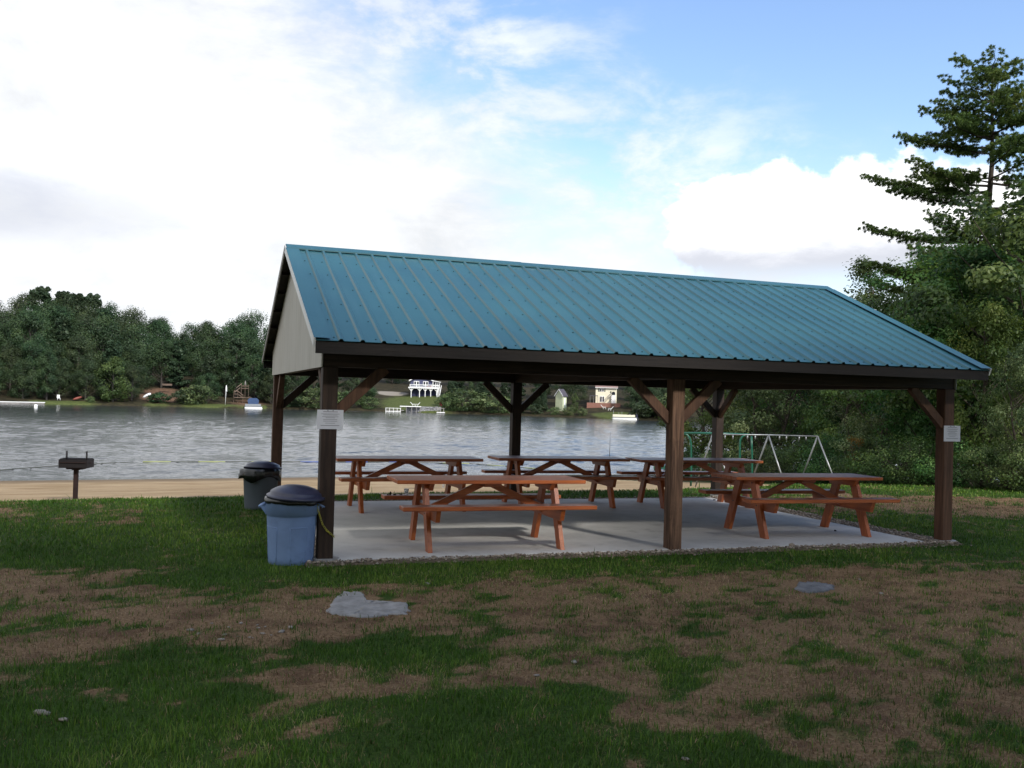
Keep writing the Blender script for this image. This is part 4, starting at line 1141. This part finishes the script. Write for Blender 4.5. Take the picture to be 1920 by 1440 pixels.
fY = decid('shore_shrub', '', 'shrub', 47, 4.2, 3.4, .03, 40, 70, .36, 'leaf_olive', 'bark_far', .05, .32, stems=4)
fP = pine('conifer', '', 51, 18, 4.2, .12, 'far_needle', 'bark_far', .22, .85, .30, .25)
fQ = pine('conifer', '', 52, 16, 5.0, .30, 'far_needle', 'bark_far', .15, .85, .30, .25, .45)
PH = {fA.name: 13.6, fB.name: 14.7, fC.name: 11.6, fD.name: 9.7, fE.name: 12.7, fS.name: 2.9, fY.name: 4.0, fP.name: 18, fQ.name: 16}
def far_spot(px, s):
    lo, hi = 130.0, 420.0
    for _ in range(40):
        md = (lo+hi)/2; x, y = ground_at(px, md)
        if float(far_s(x, y)) < s: lo = md
        else: hi = md
    x, y = ground_at(px, hi); return x, y, float(far_z(x, y)), hi
sky_px = [-400, -60, 0, 30, 60, 130, 160, 185, 210, 260, 300, 330, 350, 385, 420, 460, 500, 560, 650, 900, 1280, 1500, 2000]
sky_py = [575, 570, 562, 560, 554, 554, 558, 562, 570, 580, 594, 612, 611, 598, 590, 586, 596, 610, 630, 655, 650, 640, 640]
def far_tree(pr, px, s, top, label, group, wide=1.0):
    x, y, z, dep = far_spot(px, s); ztop = atd(px, top+random.uniform(-3, 3), dep)[2]
    sc = max(.35, (ztop-z)/PH[pr.name]); w = min(sc, 1.25)*wide
    put(pr, used, (x, y, z-.15), random.uniform(0, 6.28), (w, w, sc), label, group)
    return x, y, z, dep
def blocked(px, s):
    return (712 < px < 838 and s < 34) or (262 < px < 345 and s < 20) or (425 < px < 482 and s < 11) or (1095 < px < 1172 and s < 30) or (1036 < px < 1070 and s < 14) or (690 < px <= 712 and 20 < s < 36)
GL = 'wooded hillside across the lake left of the shelter'; GM = 'trees of the far shore seen under the shelter roof'; GR = 'far shore trees behind the woods on the right'
rt = random.Random(9)
for s, step, frac in ((5, 44, .40), (13, 46, .58), (24, 46, .78), (38, 46, .92), (54, 44, 1.0)):
    px = -330+rt.uniform(0, 30)
    while px < (1330 if s < 50 else 1700):
        q = px+rt.uniform(-14, 14); px += step*(1.0 if q < 560 else 1.25)
        if q > 560 and s in (38,) : continue
        if blocked(q, s): continue
        x, y, z, dep = far_spot(q, s); zb = 748+(q-960)*.0268-(z-1.88)/dep*CF
        top = zb+(np.interp(q, sky_px, sky_py)+rt.uniform(-5, 9)-zb)*frac*rt.uniform(.9, 1.05)
        if frac == 1.0: top = np.interp(q, sky_px, sky_py)+rt.uniform(-3, 7)
        pr = rt.choice([fA, fB, fC, fE, fA, fB, fP] if q < 620 else [fA, fC, fE, fP, fP])
        if s == 54 and pr is fP: pr = fA
        far_tree(pr, q, s, top, 'dark leafy tree on the wooded hillside across the lake left of the shelter' if q < 560 else ('dark tree on the far shore seen under the shelter roof' if q < 1290 else 'dark far shore tree behind the woods on the right'), GL if q < 560 else (GM if q < 1290 else GR))
for (px, top) in ((72, 543), (112, 549), (168, 551), (138, 553)):
    far_tree(fQ if px in (72, 168) else fP, px, 57, top, {72: 'tallest spreading pine on the left hilltop skyline', 112: 'narrow pine just right of the tallest pine on the left skyline', 168: 'spreading pine at the right end of the hilltop pines', 138: 'small pointed pine between the hilltop pines'}[px], 'pines on the hilltop skyline', .8)
far_tree(fD, 212, 3, 668, 'bright green rounded tree on the far shore left of the bare dirt bank', None, 1.0)
far_tree(fE, 88, 4, 652, 'narrow mid green tree near the white dock on the far shore', None, .8)
far_tree(fP, 508, 8, 668, 'layered green conifer on the far shore just left of the rear left post', None, 1.1)
far_tree(fQ, 442, 14, 640, 'bare trunked pine above the wooden stairs on the far shore', None, .8)
far_tree(fY, 875, 4, 728, 'yellow green bushy tree on the far shore right of the navy house', None, 1.6)
far_tree(fY, 845, 3, 740, 'yellow green bush at the right end of the stone wall on the far shore', None, 1.0)
far_tree(fP, 1018, 4, 728, 'young blue green conifer left of the small pale shed', None, .7)
far_tree(fD, 1078, 6, 738, 'green bush between the small shed and the cream house', None, .55)
far_tree(fS, 300, 3, 738, 'rounded dark green bush below the bare dirt bank', None, 1.6)
GS = 'shrubs along the far waterline'
for (px, s, top, w) in ((170, 2, 742, .9), (345, 2.5, 730, 1.2), (368, 3, 722, 1.2), (545, 2, 735, 1.3), (590, 2, 728, 1.4), (640, 2, 735, 1.3), (690, 2, 745, 1.1), (910, 2, 750, 1.2), (940, 2, 745, 1.3), (975, 2, 752, 1.2), (1005, 1.5, 758, 1.1), (1040, 1.5, 765, 1.0), (1068, 1.5, 764, 1.0), (1092, 1.5, 765, .9), (1205, 2, 755, 1.2), (1235, 3, 740, 1.3), (1262, 3, 735, 1.3)):
    far_tree(fS if px % 2 else fY, px, s, top, 'waterside shrub on the far shore '+('left of the shelter' if px < 520 else 'seen under the shelter roof'), GS, w)

# ------------------------------------------------------------------ houses, docks and boats across the lake
class Far:
    """a thing built on the far shore; local x right, y away, z up, sized in pixels of the photo at its own distance"""
    def __init__(s, name, label, cat, cx, by, sh, group=None, z=None):
        x, y, zz, dep = far_spot(cx, sh); s.k = dep/CF; s.cx = cx; s.by = by
        zp = atd(cx, by, dep)[2] if z is None else z
        bear = math.atan2(x-CAM[0], y-CAM[1])
        s.t = thing(name, label, cat, (x, y, zp), -bear, group); s.z = zp; s.gz = zz
    def X(s, px): return (px-s.cx)*s.k
    def Z(s, py): return (s.by-py)*s.k
    def box(s, m, x0, x1, y0, y1, d0, d1, mi=0):
        m.box(((s.X(x0)+s.X(x1))/2, (d0+d1)/2, (s.Z(y0)+s.Z(y1))/2), (abs(s.X(x1)-s.X(x0)), d1-d0, abs(s.Z(y1)-s.Z(y0))), None, 0, mi); return m
    def part(s, nm, mat, *boxes, parent=None):
        m = MB()
        for b in boxes: s.box(m, *b)
        return m.build(nm, mat, parent or s.t)
    def bar(s, nm, mat, pts, r=.05, parent=None):
        m = MB()
        for (a, b) in pts: m.beam((s.X(a[0]), a[2], s.Z(a[1])), (s.X(b[0]), b[2], s.Z(b[1])), r*2, r*2, (0, 1, .01))
        return m.build(nm, mat, parent or s.t)
h = Far('lake_house', 'navy house with white trim and raised white deck across the lake', 'house', 797, 742, 22)
m = MB(); k = h
pts = [(769, 750), (769, 714), (789, 704.5), (810, 714), (810, 750)]
m.poly([(k.X(a), 1.2, k.Z(b)) for a, b in pts], (0, 7, 0)); m.build('wall', 'navy', h.t)
for (a, b) in (((766, 715.3), (789.3, 704.1)), ((789, 704.0), (812, 714.8))):
    m = MB(); m.poly([(k.X(a[0]), .7, k.Z(a[1])), (k.X(b[0]), .7, k.Z(b[1])), (k.X(b[0]), .7, k.Z(b[1])+.28), (k.X(a[0]), .7, k.Z(a[1])+.28)], (0, 8, 0)); ro = m.build('roof', 'roof_grey', h.t)
    m = MB(); m.poly([(k.X(a[0]), .6, k.Z(a[1])-.02), (k.X(b[0]), .6, k.Z(b[1])-.02), (k.X(b[0]), .6, k.Z(b[1])+.26), (k.X(a[0]), .6, k.Z(a[1])+.26)], (0, .09, 0)); m.build('rake_board', 'white', ro)
def window(h, x0, x1, y0, y1, d, n=2):
    w = h.part('window', 'white', (x0, x1, y0, y1, d-.08, d))
    g = (x1-x0)/n
    h.part('pane', 'glass_dark', *[(x0+g*i+.14*g+.15, x0+g*(i+1)-.14*g-.05, y0+1.0, y1-.7, d-.11, d-.06) for i in range(n)], parent=w)
window(h, 775.3, 785.2, 714.8, 722.5, 1.2); window(h, 792.5, 802.3, 714.8, 722.5, 1.2)
h.part('porch', 'glass_dark', (811, 823.5, 717, 728, 1.4, 5))
h.part('porch_frame', 'white', (810.6, 811.8, 714, 728, 1.2, 1.4), (816, 817, 716, 728, 1.2, 1.4), (820, 820.8, 717, 728, 1.2, 1.4), (823, 824.2, 716.5, 728, 1.2, 1.4), (810.6, 824, 722, 722.8, 1.25, 1.38))
m = MB(); m.poly([(k.X(810), .9, k.Z(713.8)), (k.X(826), .9, k.Z(716.6)), (k.X(826), .9, k.Z(715.4)), (k.X(810), .9, k.Z(712.6))], (0, 5, 0)); m.build('porch_roof', 'white', h.t)
dk = h.part('deck', 'white', (765.5, 822, 726.2, 728.6, -1.0, 1.2))
h.part('railing', 'white', (768, 821, 721.2, 722.0, -1.0, -.9), (768, 821, 725.2, 725.8, -1.0, -.9), *[(x, x+.9, 721, 727, -1.02, -.88) for x in (768, 780, 785, 797, 808, 820)], *[(x, x+.28, 722, 725.5, -.97, -.93) for x in np.arange(769, 820, 1.5)], parent=dk)
h.part('lower_wall', 'navy_deep', (770, 818, 728.6, 750, .6, 1.19))
for x in (771, 786.5, 797, 807.3, 818):
    h.part('deck_post', 'white', (x-.65, x+.65, 728.6, 750, -.8, -.55))
    h.bar('post_brace', 'white', [((x, 733.5, -.68), (x-4, 729, -.68)), ((x, 733.5, -.68), (x+4, 729, -.68))], .07)
m = MB()
for i in range(9):
    f = i/8; h.box(m, 821-3.0*f, 826.5-3.0*f, 726.5+18*f, 727.6+18*f, -.9-1.7*f, -.5-1.7*f)
m.build('stair', 'white', h.t)
h.bar('stair_rail', 'white', [((821.3, 722, -.9), (818.3, 741, -2.6)), ((826.8, 722, -.9), (823.8, 741, -2.6))], .06)
h.part('chair', 'cushion', (800, 802.5, 723.5, 726, -.3, .1), (805, 808, 723.2, 726, -.3, .1))

h = Far('garden_shed', 'small pale green shed with a steep grey roof half hidden by bushes', 'shed', 1052, 762, 7)
h.t.rotation_euler = (0, 0, h.t.rotation_euler[2]-R_(38))
kk = h.k; w, l, hh, rh = 17*kk, 12*kk, 20*kk, 11*kk
m = MB(); m.poly([(-w/2, -l/2, -1.5), (-w/2, -l/2, hh), (0, -l/2, hh+rh), (w/2, -l/2, hh), (w/2, -l/2, -1.5)], (0, l, 0)); m.build('wall', 'sage', h.t)
for s in (-1, 1):
    m = MB(); m.poly([(s*(w/2+.25), -l/2-.2, hh-.2), (0, -l/2-.2, hh+rh+.02), (0, -l/2-.2, hh+rh+.2), (s*(w/2+.25), -l/2-.2, hh)], (0, l+.4, 0)); ro = m.build('roof', 'roof_grey', h.t)
    m = MB(); m.poly([(s*(w/2+.25), -l/2-.26, hh-.22), (0, -l/2-.26, hh+rh), (0, -l/2-.26, hh+rh+.16), (s*(w/2+.25), -l/2-.26, hh-.04)], (0, .05, 0)); m.build('rake_board', 'white', ro)
m = MB(); m.box((w/2+.02, 0, hh*.45), (.05, l*.35, hh*.7)); m.build('door', 'white', h.t)

h = Far('lake_house', 'cream house with a rose roof and a red brown deck on the far shore', 'house', 1138, 757, 15)
h.part('wall', 'cream', (1116.5, 1156, 726.5, 768, 1.5, 8))
m = MB(); m.poly([(h.X(1115.5), 1.1, h.Z(726.8)), (h.X(1115.5), 4.6, h.Z(708)), (h.X(1115.5), 8.4, h.Z(726.8)), (h.X(1115.5), 8.4, h.Z(725.8)), (h.X(1115.5), 4.6, h.Z(706.8)), (h.X(1115.5), 1.1, h.Z(725.8))], (h.X(1158)-h.X(1115.5), 0, 0))
m.build('roof', 'roof_pink', h.t)
h.part('eave_board', 'white', (1115.5, 1158, 726.6, 727.6, 1.02, 1.1))
window(h, 1123.8, 1132, 728.3, 734.3, 1.5)
h.part('shutter', 'shutter', (1121.4, 1123.2, 728.3, 734.3, 1.42, 1.5)); h.part('shutter', 'shutter', (1132.8, 1134.5, 728.3, 734.3, 1.42, 1.5))
window(h, 1124.5, 1133, 742.8, 754, 1.5)
m = MB(); h.box(m, 1146.8, 1153, 737, 740, 1.40, 1.5); c = Vector((h.X(1149.9), 1.45, h.Z(737)))
m.poly([(c.x+3.1*h.k*math.cos(PI*i/10), 1.40, c.z+3.1*h.k*math.sin(PI*i/10)) for i in range(11)], (0, .1, 0)); m.build('arched_window', 'glass_dark', h.t)
h.part('bay', 'white', (1146, 1154, 740.5, 757, .9, 1.5))
h.bar('outside_stair', 'grey_wood', [((1139, 748, .6), (1146.5, 740.5, .6)), ((1139, 756, .6), (1146.5, 748.5, .6)), ((1139, 744, .6), (1146.5, 736.5, .6))], .10)
for (x, y) in ((1145, 734.6), (1159, 731)):
    m = MB(); m.box((h.X(x), 1.42, h.Z(y)), (.22, .14, .3)); m.build('wall_lamp', 'shutter', h.t)
dk = h.part('deck', 'deck_red', (1101, 1163, 755.8, 757.2, -2.4, 1.4), (1101, 1163, 757.2, 775, -2.4, -2.2))
h.part('deck_step', 'brown_wood', (1114, 1166, 766, 776, -3.2, -2.5), parent=dk)
h.bar('stair_rail', 'brown_wood', [((1147, 757, -2.6), (1158, 767, -3.3)), ((1153, 763, -3.0), (1155, 767, -3.2))], .07)
cn = h.part('awning', 'roof_grey', (1106, 1121, 742, 743.2, -1.8, .9))
h.part('awning_post', 'grey_wood', *[(x, x+.6, 743.2, 756, -1.7, -1.6) for x in (1106.3, 1113, 1120)], parent=cn)
def adirondack(px, sh, by, label, flip, group, z=None):
    f = Far('lawn_chair', label, 'chair', px, by, sh, group, z)
    m = MB(); s = flip
    m.poly([(s*-.55, -.35, .9), (s*-.48, -.35, .95), (s*.10, -.35, .32), (s*.0, -.35, .28)], (0, .7, 0)); m.build('backrest', 'white', f.t)
    m = MB(); m.box((s*.32, 0, .33), (.62, .66, .05)); m.box((s*.3, -.36, .5), (.7, .1, .04)); m.box((s*.3, .36, .5), (.7, .1, .04)); m.build('seat', 'white', f.t)
    for yy in (-.33, .33):
        m = MB(); m.box((s*.58, yy, .16), (.06, .06, .34)); m.box((s*.05, yy, .13), (.06, .06, .28)); m.build('leg', 'white', f.t)
adirondack(1131, 4.5, 767, 'left one of the two white lawn chairs on the grass below the red brown deck', 1, 'white lawn chairs below the cream house')
adirondack(1146, 4.2, 770, 'right one of the two white lawn chairs on the grass below the red brown deck', -1, 'white lawn chairs below the cream house')

def pontoon(px0, px1, by, sh, label, canopy=None, group=None):
    cx = (px0+px1)/2; f = Far('pontoon_boat', label, 'boat', cx, by, sh, group, WZ)
    k = f.k; w = (px1-px0)*k
    for yy in (-.8, .8):
        m = MB(); m.tube([(-w*.46, yy, .30), (-w*.42, yy, .12), (w*.46, yy, .12), (w*.47, yy, .14)], [.12, .34, .34, .30], 12); m.build('pontoon', 'white', f.t)
    m = MB(); m.box((0, 0, .50), (w*.96, 2.3, .08)); m.build('deck', 'white_metal', f.t)
    m = MB()
    for yy in (-1.12, 1.12): m.box((-.02*w, yy, .80), (w*.84, .05, .48))
    m.box((-.44*w, 0, .80), (.05, 2.2, .48)); m.build('fence_panel', 'white_metal' if canopy else 'cream', f.t)
    if canopy:
        m = MB(); m.poly([(-w*.28, -1.1, .9), (-w*.32, -1.1, 1.9), (-w*.22, -1.1, 2.35), (w*.18, -1.1, 2.35), (w*.28, -1.1, 1.9), (w*.26, -1.1, .9)], (0, 2.2, 0)); m.build('canvas_cover', 'blue_tarp', f.t)
    else:
        m = MB(); m.box((.14*w, -.2, .92), (.45, 1.2, .5)); m.box((.28*w, -.2, .92), (.45, 1.2, .5)); m.build('seat', 'bag', f.t)
        m = MB()
        for x, hh in ((-.42, 1.9), (-.22, 1.5), (-.1, 1.6), (.2, 1.5), (.45, 2.1)): m.tube([(w*x, .9, .5), (w*x, .9, hh)], .03, 6)
        m.build('pole', 'white_metal', f.t)
        m = MB(); m.box((.47*w, 0, .85), (.35, .4, .6), None, .06); m.beam((.48*w, 0, .6), (.54*w, 0, .1), .15, .2); m.build('outboard_motor', 'lid_navy', f.t)
pontoon(1147, 1196, 787, -1.6, 'white pontoon boat moored below the cream house on the far shore')
pontoon(459, 493, 767, -1.2, 'small pontoon boat with a blue canvas cover below the wooden stairs on the far shore', True)
# stone wall, docks and chairs below the navy house
f = Far('stone_wall', 'grey stone retaining wall at the water below the navy house', 'wall', 795, 775, .6, None, WZ-.3)
kk = f.k
m = MB()
rn = random.Random(3)
m.box((0, .55, .85), (66*kk, .7, 1.7))
for i in range(80):
    m.blob((rn.uniform(-32, 32)*kk, .16, rn.uniform(.1, 1.65)), (rn.uniform(.4, .9), .3, rn.uniform(.25, .45)), i, .2, 1)
m.build('stonework', 'grey_stone', f.t)
f = Far('platform_dock', 'white platform dock in front of the stone wall with two white chairs on it', 'dock', 770, 774, -.6, None, WZ)
f.part('deck', 'white', (750.5, 790, 762.2, 763.6, -1.0, 1.2)); f.part('post', 'grey_wood', *[(x, x+1, 763.6, 776, -.9, -.8) for x in (752, 762, 772, 781, 788)])
zpl = WZ+f.Z(762.2)
adirondack(774, -.5, 762, 'left one of the two white chairs on the platform dock below the navy house', 1, 'white chairs on the platform dock', zpl)
adirondack(784, -.5, 762, 'right one of the two white chairs on the platform dock below the navy house', -1, 'white chairs on the platform dock', zpl)
f = Far('boat_dock', 'low white dock with railings left of the stone wall below the navy house', 'dock', 740, 774, -1.5, None, WZ)
f.part('deck', 'grey_wood', (724, 758, 770.2, 771.4, -1.5, 1.0))
f.part('railing', 'white', (724, 752, 766.4, 767.1, -1.5, -1.4), *[(x, x+.8, 766, 774.5, -1.55, -1.4) for x in (724, 731, 738, 745, 751)], (724, 751, 772.2, 773.4, -1.6, -1.5))
f = Far('boat_dock', 'short white dock at the right end of the stone wall below the navy house', 'dock', 828, 774, -1.0, None, WZ)
f.part('deck', 'white', (819.5, 835, 771.6, 773, -1.2, 1.2)); f.part('post', 'grey_wood', *[(x, x+.9, 763+(x-820)*.1, 776, 1.0, 1.1) for x in (820, 826, 832)], (819.5, 835, 764.5, 765.4, 1.0, 1.1))
f = Far('red_bundle', 'small red orange bundle on the bank at the right end of the stone wall', 'bundle', 827, 760, 2.5)
m = MB(); m.blob((0, 0, .3), (.75, .6, .9), 4, .25, 2); m.build('cover', 'cushion', f.t)
# left bank
for i, (a, b, lab) in enumerate(((-12, 36, 'left section of the long low white dock on the far left shore'), (38, 57, 'short middle section of the long low white dock on the far left shore'), (58, 84, 'right section of the long low white dock on the far left shore'))):
    f = Far('floating_dock', lab, 'dock', (a+b)/2, 756.5, -.6, 'sections of the long white dock', WZ)
    f.part('deck', 'white', (a, b, 752.2, 753.4, -.8, .8)); f.part('float', 'grey_wood', (a+1, b-1, 753.4, 756.4, -.7, .7))
f = Far('rowboat', 'white rowboat leaning on the bank beside the rounded bush on the far shore', 'boat', 276, 745, 5)
m = MB(); m.lathe([(.02, -1.0), (.24, -.7), (.34, -.2), (.34, .4), (.28, .8), (.2, .9)], 14, (0, 0, .40), Euler((0, R_(62), 0)).to_matrix()); m.build('hull', 'white', f.t)
f = Far('canoe', 'small red canoe pulled up on the far left shore', 'canoe', 146, 749, 3)
m = MB(); m.lathe([(.02, -1.0), (.20, -.7), (.28, 0), (.20, .7), (.02, 1.0)], 12, (0, 0, .28), Euler((0, R_(72), R_(15))).to_matrix()); m.build('hull', 'red_plastic', f.t)
f = Far('lawn_chair', 'single white chair on the grass near the red canoe', 'chair', 111, 750, 3)
m = MB(); m.box((0, 0, .4), (.6, .6, .07)); m.build('seat', 'white', f.t); m = MB(); m.box((-.1, .3, .75), (.55, .07, .7)); m.build('backrest', 'white', f.t)
for sx in (-1, 1):
    for sy in (-1, 1):
        m = MB(); m.box((sx*.26, sy*.26, .18), (.06, .06, .42)); m.build('leg', 'white', f.t)
f = Far('stone_steps', 'low pale stone edging at the top of the bare dirt bank', 'steps', 317, 719, 17)
f.part('edging', 'brown_wood', (305, 322, 719.6, 723, -.3, .3))
f = Far('umbrella', 'furled white umbrella on a pole at the water left of the wooden stairs', 'umbrella', 423, 757, 2.2)
m = MB(); m.tube([(0, 0, -.3), (1.2*f.k, 0, 33*f.k)], .05, 8); m.build('pole', 'white', f.t)
m = MB(); m.lathe([(.05, 22*f.k), (.22, 23*f.k), (.16, 30*f.k), (.03, 35*f.k)], 12, (1.1*f.k, 0, 0)); m.build('canopy', 'white', f.t)
f = Far('lakeside_stairs', 'weathered wooden stairs down to the water on the far shore', 'stairs', 455, 754, 6)
f.part('landing', 'brown_wood', (452, 466, 723.5, 724.6, 1.0, 3.0), (439, 447, 738.6, 739.6, -.4, 1.0), (440, 472, 745, 746.2, -1.2, .3))
f.bar('railing', 'brown_wood', [((452, 723.5, 1), (466, 723.5, 1)), ((452, 728, 1), (466, 728, 1)), ((439, 733.5, -.4), (446, 733.5, -.4)), ((446, 733.5, -.4), (456, 741, -1.0)), ((443, 728, .5), (453, 719, 1.2)), ((440, 736, .5), (450, 727, 1.2))], .08)
f.part('post', 'brown_wood', *[(x, x+.7, y0, y1, d, d+.12) for (x, y0, y1, d) in ((452, 721, 745, 1.0), (459, 721, 745, 1.0), (465.3, 721, 745, 1.0), (439, 733, 756, -.4), (446, 733, 756, -.4), (455.5, 739, 757, -1.0), (468, 742, 757, -1.2))])
m = MB()
for i in range(8):
    q = i/7; f.box(m, 446+9*q, 448+9*q, 739+6.3*q, 739.9+6.3*q, -.4-.7*q, .5-.7*q)
m.build('tread', 'brown_wood', f.t)
f = Far('umbrella', 'closed grey umbrella on the upper landing of the wooden stairs', 'umbrella', 459.5, 723.4, 8.2)
m = MB(); m.lathe([(.05, 0), (.05, 1.0*f.k), (.26, 1.2*f.k), (.14, 7*f.k), (.02, 10*f.k)], 12); m.build('canopy', 'grey_wood', f.t)
q = atz(67, 765, WZ); kk = ((q-CAM)@FW)/CF
m = MB(); m.lathe([(.10, -.4), (.28, -.1), (.28, 5.5*kk), (.2, 6.5*kk), (.05, 6.8*kk)], 14); o = m.build('buoy', 'white'); o.location = q; tag(o, 'white buoy floating off the long white dock at the far left', 'buoy')

# ------------------------------------------------------------------ sky and sun
SUN_AZ, SUN_EL = R_(163), R_(36)        # clockwise from +Y
sd = bpy.data.lights.new('sun', 'SUN'); so = bpy.data.objects.new('sun', sd); COL.objects.link(so)
sd.energy = 3.4; sd.angle = R_(5); sd.color = (1.0, .95, .87)
dirv = Vector((math.sin(SUN_AZ)*math.cos(SUN_EL), math.cos(SUN_AZ)*math.cos(SUN_EL), math.sin(SUN_EL)))
so.rotation_euler = dirv.to_track_quat('Z', 'Y').to_euler(); so.location = (0, -30, 40)
W = bpy.data.worlds.new('World'); S.world = W; W.use_nodes = True
t = NT(W.node_tree)
sky = t.n('ShaderNodeTexSky', sky_type='NISHITA'); sky.sun_disc = False; sky.sun_elevation = SUN_EL; sky.sun_rotation = SUN_AZ
sky.altitude = 100; sky.air_density = 1.0; sky.dust_density = .6; sky.ozone_density = 1.2
g = t.n('ShaderNodeTexCoord').outputs['Generated']
sp = t.n('ShaderNodeSeparateXYZ'); t.set(sp.inputs[0], g); X, Y, Z = sp.outputs
az = t.math('ARCTAN2', X, Y)
u = t.sub(az, _y); u = t.math('WRAP', u, PI, -PI)
v = t.math('ARCSINE', Z)
n_big = t.noise(t.mapv(g, (1, 1, 2.0)), 3.2, 9, .58, .25)
n_mid = t.noise(t.mapv(g, (1, 1, 2.2), (3, 1, 7)), 7.5, 9, .62, .2)
n_str = t.noise(t.mapv(g, (1, 1, 1.0), (1, 5, 2), (0, R_(28), R_(20))), 9, 8, .6, .4)
# bright cloud bank: everything left of a slanting edge, lower part whiter
line = t.add(t.add(t.mul(t.sub(.27, v), 1.45), .17), .05)
e = t.sub(line, u)
cover = t.ss(-.17, .20, t.add(e, t.mul(t.sub(n_big, .5), .55)))
thin = t.ss(.42, .66, t.add(n_mid, t.mul(e, .28)))
cover = t.math('MAXIMUM', t.mul(cover, t.math('MAXIMUM', t.ss(.04, .42, t.add(e, t.mul(t.sub(n_mid, .5), .6))), t.mul(thin, .85))), 0.0)
gen = t.mul(t.ss(.50, .66, n_big), t.ss(.40, .62, v))
cover = t.math('MAXIMUM', cover, t.mul(gen, .8))
haze = t.mul(t.ss(.30, .0, v), .62)
blue = t.mix(haze, t.hsv(sky.outputs[0], .505, 1.06, 1.42), (5.0, 5.55, 5.95))
blue = t.hsv(blue, .5, 1.0, 1.0)
wh = t.add(5.05, t.add(t.add(t.mul(t.ss(.05, .75, e), .7), t.mul(t.sub(n_big, .5), 3.0)), t.mul(t.sub(n_mid, .5), 4.2)))
cw = t.n('ShaderNodeCombineXYZ'); t.set(cw.inputs[0], t.mul(wh, .97)); t.set(cw.inputs[1], t.mul(wh, .995)); t.set(cw.inputs[2], t.mul(wh, 1.03))
col = t.mix(cover, blue, cw.outputs[0])
# cumulus on the right
def cumul(uc, vc, a, b, nz, amp, lo, hi):
    p = t.add(t.math('POWER', t.math('ABSOLUTE', t.mul(t.sub(u, uc), 1/a)), 2.0), t.math('POWER', t.math('ABSOLUTE', t.mul(t.sub(v, vc), 1/b)), 2.0))
    return t.ss(lo, hi, t.sub(t.mul(t.sub(nz, .5), amp), t.sub(p, 1.0)))
n_c = t.noise(t.mapv(g, (1, 1, 1.25)), 13, 7, .56, .1)
c1 = cumul(.335, .175, .20, .078, n_c, 2.2, .0, .28)
shade = t.ss(.140, .195, t.add(v, t.mul(t.sub(n_mid, .5), .10)))
cc = t.mix(shade, (4.0, 4.15, 4.6), (8.2, 8.2, 8.3))
low = t.ss(.120, .150, v)
col = t.mix(t.mul(c1, t.add(.35, t.mul(low, .65))), col, cc)
# grey smudge at the far left
c2 = cumul(-.50, .168, .16, .034, n_mid, 3.4, -.2, 1.3)
col = t.mix(t.mul(c2, .75), col, (3.5, 3.7, 4.3))
# below the horizon
col = t.mix(t.ss(.0, -.05, v), col, (2.5, 3, 2.6))
bg = t.n('ShaderNodeBackground'); t.set(bg.inputs[0], col); bg.inputs[1].default_value = .15
t.out(bg.outputs[0], 'Surface', 'ShaderNodeOutputWorld')
S.view_settings.view_transform = 'Standard'; S.view_settings.look = 'None'; S.view_settings.exposure = .34; S.view_settings.gamma = 1
S.cycles.max_bounces = 6; S.cycles.transparent_max_bounces = 4
